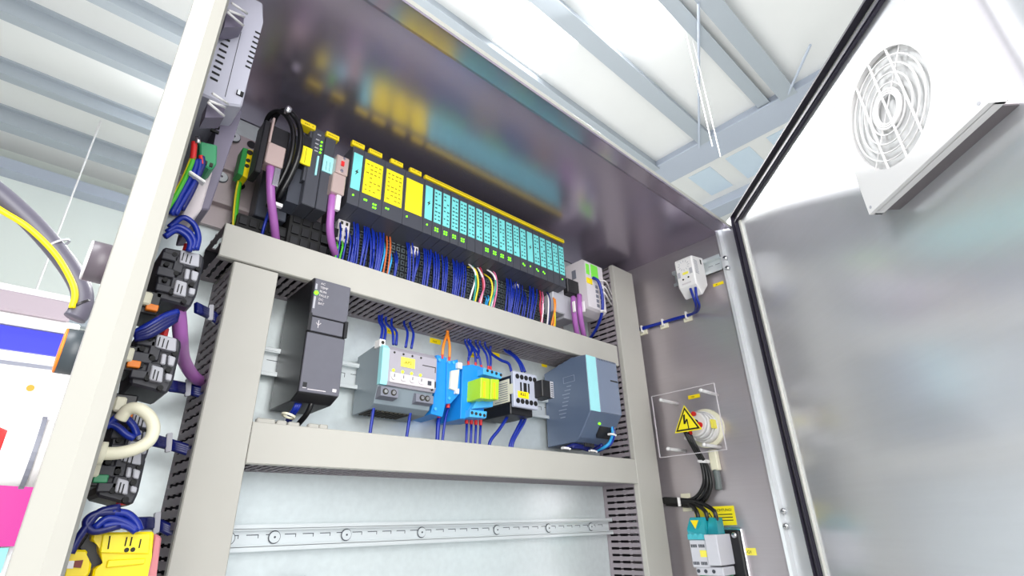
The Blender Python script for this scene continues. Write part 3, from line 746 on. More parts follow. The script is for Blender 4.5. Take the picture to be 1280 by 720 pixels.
for (u, v) in ((752, 361), (752.5, 389)):
    q = PY(u, v, 0.958); b = B().ring(q-V((0, 0, 0.002)), (0, 0, 1), 0.0052, 0.0075, 0.004, 12); b.box(q.x+0.005, q.x+0.011, q.y-0.003, q.y+0.003, q.z-0.002, q.z+0.003)
    single('cable_tie', b, WHITE, 'white tie on the blue wire pair at the bus module', 'cable tie', 'ties at the bus module')

# ================================================================== MIDDLE ROW
# black power supply
t = thing('power_supply', 'tall black power supply module with green light in the middle row', 'power supply', (0.42, 1.05, 0.19))
y0 = 0.985; q = PY(372, 489.7, y0); xl = q.x; xr = PY(423, 497.7, y0).x; zb3 = q.z; zt3 = PY(392.7, 346.6, y0).z
b = B().prism([(xl, y0, zb3), (xl, y0, zt3), (xl, 1.125, zt3), (xl, 1.125, zb3-0.012), (xl, y0+0.03, zb3-0.012)], (xr-xl, 0, 0), 0.002)
part('housing', b, BLACK, t)
def face(b, u0, v0, u1, v1, y, d=0.002):
    a, c = PY(u0, v0, y), PY(u1, v1, y); b.box(min(a.x, c.x), max(a.x, c.x), y-d, y, min(a.z, c.z), max(a.z, c.z), 0.0006)
b = B(); zs1 = PY(384, 393, y0).z; zs2 = PY(382, 413, y0).z
b.box(xl+0.003, xr-0.001, y0-0.004, y0, zs1, zt3-0.002, 0.001); b.box(xl+0.001, xr-0.001, y0-0.004, y0, zb3+0.001, zs2-0.003, 0.001)
part('front_cover', b, ANTHL, t)
b = B(); b.box(xl+0.006, xr-0.008, y0-0.0045, y0, zs2+0.001, zs1-0.003, 0.001)
part('flap', b, ANTHL, t)
b = B(); b.box(xl-0.001, xl+0.005, y0-0.006, y0, zs2+0.0, zs1+0.004); b.box(xr-0.006, xr+0.001, y0-0.006, y0, zs2, zs1+0.002); part('flap_latch', b, BLACK, t)
b = B()
for k, tx in enumerate(('AC', 'TEMP', 'RUN', 'FAULT', 'DC', 'BAT')): b.text(tx, (xl+0.014, y0-0.0048, zt3-0.014-k*0.0088), (1, 0, 0), (0, 0, 1), 0.0052)
qz = (zs1+zs2)/2
b.cyl((xl+0.020, y0-0.005, qz-0.008), (xl+0.020, y0-0.005, qz+0.008), 0.0008, 6); b.tube([(xl+0.015, y0-0.005, qz+0.003), (xl+0.020, y0-0.005, qz-0.002), (xl+0.025, y0-0.005, qz+0.003)], 0.0007, 6, 2)
b.box(xl+0.006, xl+0.013, y0-0.0046, y0-0.004, zb3+0.008, zb3+0.009); b.box(xl+0.016, xl+0.052, y0-0.0046, y0-0.004, zb3+0.006, zb3+0.0075); b.box(xr-0.016, xr-0.008, y0-0.0046, y0-0.004, zb3+0.008, zb3+0.014)
part('printed_legend', b, WHITEG, t)
b = B().box(xl+0.006, xl+0.014, y0-0.0045, y0-0.003, zb3+0.010, zb3+0.019); part('logo_square', b, BLACK, t)
q = PY(393, 366.5, y0); b = B().cyl((q.x+0.002, y0, q.z), (q.x+0.002, y0-0.006, q.z), 0.0042, 12); part('status_light', b, LEDG, t)
b = B(); b.box(xl+0.004, xl+0.008, y0-0.0046, y0-0.003, q.z+0.008, q.z+0.020); b.box(xl+0.004, xl+0.008, y0-0.0046, y0-0.003, q.z-0.034, q.z-0.008); part('light_strip', b, LGREY, t)
for k in range(3):
    wire('wire', [PY(372+k*2.5, 500, 1.03), PY(368+k*2.5, 510, 1.03), PY(361+k*2.5, 520, 1.05), PY(358+k*2, 527, 1.07)], 0.0035, WBLUE, 'blue wire below the tall black power supply', 'wire', 'blue wires below the tall black power supply')
wire('black_cable', [PY(391, 494, 1.02), PY(389, 506, 1.02), PY(383, 518, 1.03), PY(373, 530, 1.05)], 0.0055, WBLK, 'black cable leaving the bottom of the tall black power supply', 'cable', n=8)
q = PY(360, 521, 1.03); b = B().ring(q, (0.3, 0, 1), 0.010, 0.0135, 0.004, 16); single('cable_tie', b, CREAM, 'pale ring tie around the wires below the black power supply', 'cable tie')

# grey selectivity module
t = thing('selectivity_module', 'light grey electronic fuse module with cyan edge and four dials', 'fuse module', (0.62, 1.05, 0.26))
y1_ = 1.005
qa, qb = PY(480, 427.5, y1_), PY(546.5, 444, y1_); xa, xb = qa.x, qb.x; zt4 = (qa.z+qb.z)/2; zm4 = (PY(477.5, 481, y1_).z+PY(544, 489, y1_).z)/2
zlow = zm4-0.038
b = B().prism([(xa, 1.03, zlow), (xa, 1.018, zm4-0.002), (xa, 1.022, zt4-0.002), (xa, 1.05, zt4+0.004), (xa, 1.125, zt4-0.004), (xa, 1.125, zlow-0.012), (xa, 1.05, zlow-0.010)], (xb-xa, 0, 0), 0.001)
part('housing', b, mat('fuse_body_grey', (122, 134, 142), 0.45), t)
b = B().prism([(xa+0.016, y1_+0.006, zm4), (xa+0.016, y1_, zm4+0.008), (xa+0.016, y1_, zt4-0.012), (xa+0.016, y1_+0.012, zt4), (xa+0.016, 1.06, zt4+0.002), (xa+0.016, 1.06, zm4)], (xb-xa-0.016, 0, 0), 0.001)
part('front_cover', b, mat('fuse_face', (164, 160, 170), 0.4), t)
b = B().prism([(xa-0.0006, y1_+0.004, zm4), (xa-0.0006, y1_+0.001, zm4+0.008), (xa-0.0006, y1_+0.001, zt4-0.010), (xa-0.0006, y1_+0.012, zt4), (xa-0.0006, 1.021, zt4), (xa-0.0006, 1.021, zm4)], (0.0168, 0, 0))
part('cyan_edge', b, CYAN, t)
b = B().box(xa+0.020, xb-0.006, y1_-0.003, y1_+0.002, zm4+0.006, zm4+0.029, 0.001); part('dial_panel', b, mat('dial_panel', (206, 200, 204), 0.4), t)
wv = xb-xa-0.02
for k in range(4):
    cx = xa+0.028+k*wv*0.19; b = B(); b.cyl((cx, y1_-0.002, zm4+0.018), (cx, y1_-0.0065, zm4+0.018), 0.0062, 16); b.m(1).box(cx-0.0008, cx+0.0008, y1_-0.0072, y1_-0.006, zm4+0.017, zm4+0.024)
    part('dial', b, [WHITEG, ANTH], t)
b = B().box(xb-0.026, xb-0.016, y1_-0.0038, y1_-0.002, zm4+0.013, zm4+0.023); part('selector_window', b, ANTH, t)
lz = zt4-0.058
b = B()
for k in range(4): cx = xa+0.028+k*wv*0.19; b.cyl((cx, y1_, lz), (cx, y1_-0.0016, lz), 0.0035, 10)
part('status_light', b, LEDY, t)
b = B()
for k in range(4):
    cx = xa+0.028+k*wv*0.19; b.cyl((cx, y1_+0.002, lz-0.015), (cx, y1_-0.0012, lz-0.015), 0.0028, 8); b.cyl((cx, y1_+0.002, zt4-0.017), (cx, y1_-0.0008, zt4-0.017), 0.0026, 8)
b.box(xb-0.040, xb-0.004, y1_-0.001, y1_, zt4-0.034, zt4-0.0325); b.box(xb-0.005, xb-0.0035, y1_-0.001, y1_, zt4-0.046, zt4-0.0325); b.cyl((xb-0.012, y1_, zm4+0.004), (xb-0.012, y1_-0.0036, zm4+0.004), 0.0022, 8); b.box(xb-0.006, xb-0.0035, y1_-0.0036, y1_, zm4+0.010, zm4+0.024)
part('test_socket', b, INK, t)
b = B().box(xa+0.046, xa+0.082, y1_-0.0016, y1_, zt4-0.046, zt4-0.024); b.m(1).text('-AP2', (xa+0.052, y1_-0.0017, zt4-0.039), (1, 0, 0), (0, 0, 1), 0.008); part('yellow_label', b, [YELP, INKY], t)
b = B(); b.prism([(xa+0.001, 1.004, zm4-0.026), (xa+0.001, 1.004, zm4-0.006), (xa+0.001, 1.03, zm4-0.002), (xa+0.001, 1.03, zm4-0.030)], (0.043, 0, 0)); b.prism([(xb-0.050, 1.010, zm4-0.026), (xb-0.050, 1.010, zm4-0.008), (xb-0.050, 1.03, zm4-0.002), (xb-0.050, 1.03, zm4-0.030)], (0.047, 0, 0)); part('terminal_shelf', b, MGREY, t)
b = B()
for cx, yy in ((xa+0.012, 1.004), (xa+0.032, 1.004), (xb-0.034, 1.010), (xb-0.020, 1.010)): b.m(1).cyl((cx, yy+0.001, zm4-0.016), (cx, yy-0.0014, zm4-0.016), 0.0068, 14); b.m(0).cyl((cx, yy, zm4-0.016), (cx, yy-0.0028, zm4-0.016), 0.0042, 12)
part('terminal_screw', b, [CHROME, INK], t)
b = B()
for i in range(9): b.box(xa+0.006+i*0.011, xa+0.013+i*0.011, 1.045, 1.105, zlow-0.0135, zlow-0.0105)
part('vent_slots', b, INK, t)
b = B().box(xa-0.004, xa+0.010, 1.016, 1.04, zt4-0.006, zt4+0.012, 0.001); b.m(1).cyl((xa+0.003, 1.016, zt4+0.004), (xa+0.003, 1.0148, zt4+0.004), 0.004, 10); part('top_terminal', b, [WHITE, INK], t)
def c3(x, y): return (430+x/4.235, 390+y/4.235)
for (p_, q_) in (((185, 45), (193, 150)), ((200, 50), (212, 152)), ((222, 55), (262, 160)), ((252, 70), (277, 162)), ((318, 62), (327, 175)), ((350, 68), (357, 180))):
    a = PY(*c3(*p_), 1.085); c_ = PY(*c3(*q_), 1.04); wire('wire', [V((a.x, 1.085, 0.50)), a, (a+c_)/2+V((0, -0.012, 0)), c_-V((0, 0, 0.006))], 0.0032, WBLUE, 'blue wire dropping from the duct into the top of the light grey fuse module', 'wire', 'blue wires above the fuse module', sub=4)
for k, (p_, q_) in enumerate((((163, 465), (138, 640)), ((357, 505), (330, 655)))):
    a = PY(*c3(*p_), 1.05); c_ = PY(*c3(*q_), 1.04); wire('wire', [a+V((0, 0, 0.01)), a, (a+c_)/2, V((c_.x, 1.045, 0.150))], 0.0036, WBLUE, ('left', 'right')[k]+' one of two blue wires under the light grey fuse module', 'wire', sub=4)

# blue relay sockets (thin pair)
def c6(x, y): return (530+x/4.5, 400+y/4.5)
t = thing('terminal_relay', 'slim bright blue relay base with cream insert under the orange wires', 'relay', (0.74, 1.06, 0.22))
def qpoly(b, pts, y, dy, f=c6, bev=0.0008): b.prism([PY(*f(*p), y) for p in pts], (0, dy, 0), bev)
b = B(); qpoly(b, [(75, 195), (130, 212), (122, 470), (104, 545), (40, 528), (62, 395)], 1.03, 0.09); qpoly(b, [(130, 235), (190, 222), (205, 290), (200, 415), (150, 470), (126, 470)], 1.025, 0.09)
part('housing', b, BLUEP, t)
b = B(); qpoly(b, [(155, 285), (200, 278), (188, 400), (148, 385)], 1.018, 0.008); part('relay_insert', b, CREAM, t)
b = B(); qpoly(b, [(192, 238), (216, 240), (216, 275), (192, 268)], 1.015, 0.02); qpoly(b, [(183, 388), (200, 385), (198, 415), (180, 412)], 1.015, 0.01); part('marker', b, WHITE, t)
b = B()
for (x_, y_) in ((85, 225), (140, 238), (165, 240), (62, 500), (140, 440)): q = PY(*c6(x_, y_), 1.024); b.cyl(q, q+V((0, -0.002, 0)), 0.004, 8)
part('terminal_hole', b, BLUEL, t)
b = B()
for (x_, y_) in ((103, 205), (142, 218)): q = PY(*c6(x_, y_), 1.03); b.cyl(q-V((0, 0, 0.006)), q+V((0, 0, 0.004)), 0.0028, 8)
for (x_, y_) in ((85, 535), (135, 480)): q = PY(*c6(x_, y_), 1.04); b.cyl(q-V((0, 0, 0.006)), q+V((0, 0, 0.006)), 0.0045, 8)
part('ferrule', b, RED, t)
for (p_, q_) in (((130, 78), (103, 200)), ((134, 80), (143, 215))):
    a, c_ = PY(*c6(*p_), 1.07), PY(*c6(*q_), 1.04); mm = PY(*c6((p_[0]+q_[0])/2-(6 if q_[0] < 120 else -6), (p_[1]+q_[1])/2), 1.04)
    wire('wire', [a+V((0, 0, 0.01)), a, mm, c_], 0.0036, WORNG, 'orange wire running from the duct to the slim blue relay base', 'wire', 'orange wires above the relay base', sub=5)
for k, (p_, q_) in enumerate((((85, 545), (80, 665)), ((138, 490), (103, 665)))):
    a, c_ = PY(*c6(*p_), 1.05), PY(*c6(*q_), 1.04); wire('wire', [a, (a+c_)/2+V((-0.002, 0, 0)), V((c_.x, 1.045, 0.15))], 0.0052-0.0018*k, WBLUE, ('thick', 'thin')[k]+' blue wire under the slim blue relay base', 'wire', sub=5)

# blue socket with yellow-green relays
t = thing('relay_socket', 'wide blue relay socket holding two yellow-green relays', 'relay', (0.87, 1.05, 0.22))
b = B(); yy = 1.02
qpoly(b, [(218, 258), (275, 250), (440, 300), (435, 330), (345, 330), (330, 470), (345, 555), (205, 555)], 1.025, 0.10)
part('housing', b, BLUEP, t)
b = B(); qpoly(b, [(335, 268), (440, 300), (436, 330), (335, 305)], 1.000, 0.035); qpoly(b, [(262, 502), (355, 515), (350, 552), (258, 545)], 1.005, 0.03); qpoly(b, [(300, 445), (390, 452), (388, 488), (270, 500)], 1.008, 0.03); part('terminal_block', b, BLUEL, t)
b = B()
for k in range(4):
    for (x_, y_) in ((357+k*25, 285+k*8), (270+k*23, 522+k*5)): q = PY(*c6(x_, y_), 0.9995 if y_ < 400 else 1.0045); b.cyl(q, q+V((0, -0.001, 0)), 0.0040, 8)
part('terminal_hole', b, INK, t)
b = B()
for k in range(4): q = PY(*c6(240+k*26, 565+k*3), 1.05); b.cyl(q-V((0, 0, 0.008)), q+V((0, 0, 0.006)), 0.0045, 8)
for (x_, y_) in ((250, 243), (290, 250), (322, 264), (362, 270), (375, 272)): q = PY(*c6(x_, y_), 1.04); b.cyl(q-V((0, 0, 0.005)), q+V((0, 0, 0.005)), 0.003, 8)
part('ferrule', b, RED, t)
for k, P4 in enumerate(([(322, 322), (372, 330), (368, 445), (318, 440)], [(378, 330), (424, 335), (420, 448), (374, 445)])):
    rt = thing('plug_relay', ('left', 'right')[k]+' one of the two small yellow-green relays plugged in the blue socket', 'relay', PY(*c6(*P4[3]), 0.98))
    b = B(); qpoly(b, P4, 0.972, 0.055 if k == 0 else 0.03, bev=0.0015); part('relay_case', b, NEON, rt)
    b = B(); p0 = PY(*c6(P4[0][0]+12, P4[0][1]+22), 0.9715); b.box(p0.x, p0.x+0.006, 0.9708, 0.972, p0.z-0.040, p0.z); part('printed_legend', b, mat('lime_ink', (226, 190, 30), 0.6), rt)
for k in range(4):
    a = PY(*c6(240+k*26, 578+k*3), 1.055); c_ = PY(*c6(240+k*25, 682), 1.04); wire('wire', [a, (a+c_)/2, V((c_.x, 1.045, 0.15))], 0.0034, WBLUE, 'blue wire below the wide blue relay socket', 'wire', 'blue wires below the wide relay socket', sub=4)
for (p_, q_) in (((233, 130), (248, 240)), ((250, 128), (292, 248)), ((262, 135), (322, 262)), ((292, 135), (300, 215)), ((315, 140), (362, 268)), ((345, 145), (375, 272)), ((262, 140), (250, 215))):
    a, c_ = PY(*c6(*p_), 1.08), PY(*c6(*q_), 1.045); wire('wire', [a+V((0, 0, 0.012)), a, (a+c_)/2+V((0, -0.01, 0)), c_], 0.0032, WBLUE, 'blue wire fanning from the duct to the top of the wide relay socket', 'wire', 'blue wires above the wide relay socket', sub=4)

# contactor
t = thing('contactor', 'black contactor with light grey face and yellow tag in the middle row', 'contactor', (1.0, 1.05, 0.26))
def c7(x, y): return (590+x/10.28, 455+y/10.28)
yc = 0.985
qa, qb, qc, qd = PY(*c7(540, 85), yc), PY(*c7(838, 145), yc), PY(*c7(850, 590), yc), PY(*c7(545, 545), yc)
cx0, cx1 = (qa.x+qd.x)/2, (qb.x+qc.x)/2; cz0, cz1 = (qd.z+qc.z)/2, (qa.z+qb.z)/2
b = B(); b.box(cx0, cx1, yc+0.008, 1.125, cz0+0.012, cz1-0.010, 0.002); b.box(cx0+0.004, cx1-0.002, yc+0.02, 1.125, cz0-0.016, cz0+0.014, 0.002)
part('housing', b, BLACK, t)
b = B().box(cx0-0.001, cx1, yc, yc+0.012, cz0, cz1, 0.002); part('face_plate', b, mat('contactor_face', (176, 180, 196), 0.4), t)
b = B(); wc = cx1-cx0; hc = cz1-cz0
for k in range(5):
    xx = cx0+wc*(0.14+0.185*k)
    for z_ in (cz1-hc*0.15, cz0+hc*0.17): b.cyl((xx, yc+0.001, z_), (xx, yc-0.001, z_), 0.0068, 14)
b.box(cx0+wc*0.25, cx0+wc*0.31, yc-0.001, yc+0.001, cz0+hc*0.44, cz0+hc*0.70); b.box(cx0+wc*0.39, cx0+wc*0.52, yc-0.001, yc+0.001, cz0+hc*0.44, cz0+hc*0.70); b.box(cx0+wc*0.58, cx0+wc*0.64, yc-0.001, yc+0.001, cz0+hc*0.42, cz0+hc*0.70)
part('terminal_hole', b, SOOT, t)
b = B().box(cx0+wc*0.14, cx0+wc*0.58, yc-0.002, yc, cz0+hc*0.26, cz0+hc*0.44); b.m(1).text('-K62', (cx0+wc*0.20, yc-0.0021, cz0+hc*0.32), (1, 0, 0), (0, 0, 1), 0.0085); part('yellow_label', b, [SAFEY, INK], t)
b = B(); b.box(cx0-0.0012, cx0, yc+0.018, 1.105, cz0+hc*0.16, cz0+hc*0.80); b.box(cx0-0.0015, cx0, yc+0.004, yc+0.018, cz0+hc*0.36, cz0+hc*0.64)
b.m(1)
for k in range(9): b.box(cx0-0.0018, cx0-0.0012, yc+0.024, yc+0.05+0.04*random.random(), cz0+hc*(0.2+k*0.062), cz0+hc*(0.2+k*0.062)+0.0018)
part('side_label', b, [CREAM, GRIL], t, 'cream rating plate on the side')
b = B().box(cx1-0.012, cx1+0.030, 0.955, 1.0, cz0+hc*0.32, cz0+hc*0.80, 0.0015); sm = part('surge_module', b, BLACK, t)
b = B().box(cx1+0.018, cx1+0.030, 0.9538, 0.955, cz0+hc*0.33, cz0+hc*0.79); b.m(1)
for k in range(7): b.box(cx1+0.020, cx1+0.028, 0.9532, 0.9538, cz0+hc*(0.36+0.06*k), cz0+hc*(0.36+0.06*k)+0.0025)
part('module_label', b, [LGREY, ANTH], sm)
for (P_) in ([(375, 185), (430, 225), (475, 245), (492, 290)], [(455, 170), (505, 205), (535, 245), (552, 292)], [(480, 175), (520, 210), (550, 250), (568, 292)]):
    ps = [PY(*c6(*P_[0]), 1.10), PY(*c6(*P_[1]), 1.07), PY(*c6(*P_[2]), 1.05), PY(*c6(*P_[3]), 1.04)]
    wire('wire', [ps[0]+V((0, 0, 0.02))]+ps, 0.0042, WBLUE, 'blue wire sweeping from the duct to the top of the contactor', 'wire', 'blue wires above the contactor', sub=5)
for k, P_ in enumerate(([(488, 500), (460, 560), (420, 620), (370, 690)], [(560, 515), (545, 570), (520, 620), (485, 700)], [(583, 520), (560, 580), (530, 630), (497, 700)])):
    ps = [PY(*c6(*p), 1.045) for p in P_]; wire('wire', ps+[V((ps[-1].x, 1.05, 0.15))], 0.0045, WBLUE, ('blue wire slanting down from the left side of the contactor', 'left one of the paired blue wires under the contactor', 'right one of the paired blue wires under the contactor')[k], 'wire', sub=5)

# big power supply
t = thing('power_supply', 'big blue-grey power supply with vertical cyan stripe in the middle row', 'power supply', (1.27, 1.03, 0.18))
yb = 0.95
def c8(x, y): return (640+x/3.6, 420+y/3.6)
fa, fb, fc_, fd = PY(*c8(333, 85), yb), PY(*c8(470, 120), yb), PY(*c8(488, 360), yb), PY(*c8(352, 335), yb)
bx0, bx1 = (fa.x+fd.x)/2, (fb.x+fc_.x)/2; bzt = (fa.z+fb.z)/2; bzm = (fc_.z+fd.z)/2
pz1 = PY(*c8(292, 455), 1.0); bzb = 0.2185
side_poly = [(yb, bzm), (yb, bzt), (yb+0.06, bzt+0.004), (1.125, bzt-0.022), (1.125, bzb-0.004), (1.015, bzb-0.002), (0.998, bzb+0.010)]
b = B().prism([(bx0, y, z) for y, z in side_poly], (bx1-bx0, 0, 0), 0.002); part('housing', b, mat('supply_housing', (84, 98, 122), 0.36), t)
fw = bx1-bx0
b = B().box(bx0+0.001, bx0+fw*0.30, yb-0.0015, yb+0.001, bzm+0.001, bzt-0.001); part('cyan_stripe', b, CYAN, t)
b = B().box(bx0+fw*0.302, bx1-0.001, yb-0.0025, yb+0.001, bzm+0.001, bzt-0.002, 0.001); b.m(1)
for k in range(11): b.box(bx0+fw*(0.36+0.056*k), bx0+fw*(0.38+0.056*k), yb-0.003, yb, bzt-0.008, bzt-0.003)
b.m(2).box(bx1-0.040, bx1-0.006, yb-0.0032, yb, bzm+0.100, bzm+0.104)
part('front_cover', b, [mat('supply_front', (112, 124, 146), 0.4), ANTH, INK], t)
b = B(); xs = bx0-0.0006
def sidebox(y0_, y1__, z0_, z1_, th=0.0007): b.box(bx0-th, bx0+0.001, y0_, y1__, z0_, z1_)
for (ya, yb_, z_) in ((1.0, 1.045, bzt-0.052), (1.0, 1.045, bzt-0.070)): sidebox(ya, yb_, z_, z_+0.001)
sidebox(1.0, 1.001, bzt-0.070, bzt-0.051); sidebox(1.044, 1.045, bzt-0.070, bzt-0.051)
for k in range(9): sidebox(1.015+0.004*k, 1.015+0.004*k+0.035*random.uniform(.5, 1), bzt-0.082-0.011*k, bzt-0.080-0.011*k)
part('side_print', b, mat('side_print_grey', (140, 150, 170), 0.5), t)
# lower slanted terminals
b = B().prism([(bx0+fw*0.45, 0.966, bzm-0.018), (bx0+fw*0.45, 0.956, bzm-0.002), (bx0+fw*0.45, 0.99, bzm-0.002), (bx0+fw*0.45, 0.99, bzb+0.012)], (fw*0.5, 0, 0)); part('terminal_shelf', b, BLACK, t)
q = V((bx0+fw*0.40, 0.972, bzm-0.026)); b = B().cyl(q, q+V((0, -0.006, -0.003)), 0.0032, 10); part('status_light', b, LEDG, t)
b = B()
for k in range(5): b.cyl((bx0+0.024+k*0.009, 1.0, bzb-0.004), (bx0+0.024+k*0.009, 1.0, bzb-0.014), 0.0036, 8)
part('cable_gland_row', b, BLACK, t)
for (P_, mt, lab, r_) in (
    ([(445, 400), (452, 440), (430, 490), (370, 520)], WCYAN, 'light blue wire looping at the lower right of the big power supply', .0045),
    ([(452, 400), (460, 445), (440, 490), (385, 520)], WBLUE, 'blue wire looping at the lower right of the big power supply', .0040),
    ([(455, 395), (460, 410), (458, 425), (455, 440)], WYEL, 'yellow-green wire stub at the lower right of the big power supply', .0030),
    ([(240, 505), (280, 490), (340, 500), (400, 480)], WNAVY, 'navy wire lying behind the lower edge under the big power supply', .0050),
    ([(270, 500), (310, 503), (360, 515), (405, 490)], WNAVY, 'second navy wire lying under the big power supply', .0050),
    ([(330, 485), (345, 495), (360, 480), (372, 492)], WORNG, 'small orange wire end under the big power supply', .0030)):
    wire('wire', [PY(*c8(*p), 0.975 if lab.endswith('supply') and p[0] > 400 else 1.02) for p in P_], r_, mt, lab, 'wire', 'wires under the big power supply', sub=5)
for (x_, y_, lab) in ((448, 443, 'white tie on the blue loop beside the big power supply'), (362, 517, 'white tie low on the blue wires under the big power supply'), (240, 505, 'pale tie on the navy wires under the big power supply')):
    q = PY(*c8(x_, y_), 0.972 if x_ > 400 else 1.012); b = B().box(q.x-0.012, q.x+0.010, q.y-0.006, q.y+0.006, q.z-0.003, q.z+0.003, 0.001); b.cyl(q+V((0.012, 0, 0)), q+V((0.018, -0.003, -0.002)), 0.003, 8)
    single('cable_tie', b, WHITE, lab, 'cable tie')

# yellow device labels on the plate
def plate_label(P4, label, txt=None, y=PLATE):
    pts = [PY(u, v, y) for u, v in P4]; xa, xb = min(p.x for p in pts), max(p.x for p in pts); za_, zb_ = min(p.z for p in pts), max(p.z for p in pts)
    hh = (zb_-za_)*0.75; b = B().box(xa, xb, y-0.0016, y-0.0002, za_, za_+hh+0.003)
    if txt: b.m(1).text(txt, (xa+(xb-xa)*0.2, y-0.0017, za_+hh*0.3), (1, 0, 0), (0, 0, 1), hh*0.5)
    single('device_label', b, [SAFEY, INKY], label, 'label', 'yellow device labels')
plate_label([c3(217, 85), c3(283, 95), c3(280, 122), c3(217, 110)], 'yellow label on the plate behind the wires above the fuse module', 'AP1')
plate_label([c3(455, 138), c3(510, 148), c3(510, 175), c3(455, 162)], 'yellow label on the plate left of the orange wires', '-K62')
plate_label([c6(250, 175), c6(312, 190), c6(312, 218), c6(250, 205)], 'yellow label on the plate behind the wires of the wide relay socket', '-K63')
plate_label([c6(375, 180), c6(423, 190), c6(423, 215), c6(375, 205)], 'yellow label on the plate above the contactor', '-K1')
plate_label([c6(662, 250), c6(690, 256), c6(690, 268), c6(662, 260)], 'tiny yellow label at the top corner of the big power supply', None)

# cable lug coil in lower area
q = PY(431, 716, 1.10)
t = thing('corrugated_hose', 'end of a dark corrugated hose lying at the bottom of the plate', 'hose', (q.x, 1.1, -0.12))
b = B()
for k in range(6): c_ = V((0.47-0.010*k, 1.10, q.z-0.026-0.004*k)); b.ring(c_, (0.8, -0.5, 0.1), 0.020, 0.026, 0.007, 20)
part('hose_ribs', b, ANTH, t)
b = B().cyl((0.475, 1.10, q.z-0.026), (0.40, 1.12, q.z-0.07), 0.0205, 20); part('hose_core', b, MGREY, t)

# ================================================================== RIGHT SIDE WALL
t = thing('din_rail', 'short rail on the right side wall carrying the white thermostat', 'mounting rail', (WX-0.01, 0.74, 0.74))
b = B(); b.box(WX-0.006, WX-0.001, 0.665, 0.845, 0.770, 0.812); b.box(WX-0.022, WX-0.001, 0.665, 0.845, 0.808, 0.811); b.box(WX-0.022, WX-0.001, 0.665, 0.845, 0.770, 0.773); b.box(WX-0.023, WX-0.020, 0.665, 0.845, 0.809, 0.820); b.box(WX-0.023, WX-0.020, 0.665, 0.845, 0.762, 0.772)
b.m(1)
for yy in (0.675, 0.70): b.box(WX-0.0068, WX-0.006, yy, yy+0.016, 0.793, 0.7945)
part('rail_profile', b, [RAILM, MGREY], t)
t = thing('thermostat', 'white thermostat box with vents on the right side wall', 'thermostat', (1.55, 0.76, 0.68))
xf = 1.505; y_a, y_b = 0.722, 0.788
poly = [(xf, y_a, 0.680), (xf, y_a, 0.806), (xf+0.004, y_a, 0.813), (WX-0.023, y_a, 0.826), (WX-0.023, y_a, 0.728), (xf+0.030, y_a, 0.672)]
b = B().prism([(xf, y_a, 0.712), (xf, y_a, 0.808), (xf+0.006, y_a, 0.814), (WX-0.023, y_a, 0.828), (WX-0.023, y_a, 0.722), (xf+0.034, y_a, 0.676)], (0, y_b-y_a, 0), 0.004); part('housing', b, WHITE, t)
b = B(); cy = (y_a+y_b)/2
for i in range(12):
    a_ = i/12*2*math.pi
    b.obox(V((xf-0.0008, cy+math.cos(a_)*0.014, 0.784+math.sin(a_)*0.012)), (0.001, 0, 0), V((0, math.cos(a_), math.sin(a_)))*0.007, V((0, -math.sin(a_), math.cos(a_)))*0.0016)
b.box(xf-0.0008, xf, y_b-0.016, y_b-0.006, 0.744, 0.764); b.box(xf-0.0008, xf, y_a+0.006, y_a+0.016, 0.748, 0.768)
for k in range(8): b.box(xf+0.010, xf+0.032, y_a-0.0008, y_a, 0.750+k*0.0065, 0.753+k*0.0065)
part('vent_slots', b, LGREY, t)
b = B(); b.cyl((xf-0.001, cy+0.010, 0.735), (xf+0.001, cy+0.010, 0.735), 0.0032, 10); b.cyl((xf-0.001, cy-0.010, 0.738), (xf+0.001, cy-0.010, 0.738), 0.0032, 10); b.box(xf+0.055, xf+0.062, y_a-0.001, y_a, 0.795, 0.812); part('screw_hole', b, INK, t)
b = B().box(xf-0.001, xf, cy-0.012, cy+0.008, 0.751, 0.759); part('printed_legend', b, YELP, t)
b = B().prism([(xf-0.001, cy-0.016, 0.722), (xf-0.001, cy+0.016, 0.722), (xf+0.022, cy+0.016, 0.694), (xf+0.022, cy-0.016, 0.694)], (-0.002, 0, -0.002)); part('terminal_cover', b, WHITEG, t)
for k, du in enumerate((0, 4)):
    p0 = PX(862+du*1.6, 361.5-k*1.5, 1.502)
    pts = [p0+V((0.006, 0, 0.004)), PX(867+du, 372, 1.506), PX(870+du, 382, 1.53), PX(868+du*0.9, 390-k, 1.58), PX(860+du, 394.5-k*2, 1.598), PX(840+du, 400-k*2, 1.600), PX(820+du, 406-k*2, 1.600), PX(800, 412.5-k*2, 1.600)]
    wire('wire', pts, 0.0045, WBLUE, ('lower', 'upper')[k]+' one of the two blue wires from the white thermostat along the side wall', 'wire', n=8)
for i, (u, v) in enumerate(((805, 415), (831, 407), (860.5, 398))):
    q = PX(u, v, WX); t = thing('cable_clip', 'cream adhesive cable clip on the blue wires, %s' % ('leftmost, at the tall duct', 'middle of the three', 'nearest to the thermostat')[i], 'cable clip', (WX-0.003, q.y, q.z-0.01), 'cable clips on the side wall')
    part('clip_base', B().box(WX-0.006, WX-0.0005, q.y-0.016, q.y+0.016, q.z-0.012, q.z+0.018, 0.001), CREAM, t)
    part('tie_loop', B().box(WX-0.017, WX-0.005, q.y-0.003, q.y+0.003, q.z-0.004, q.z+0.022, 0.001), WHITE, t)
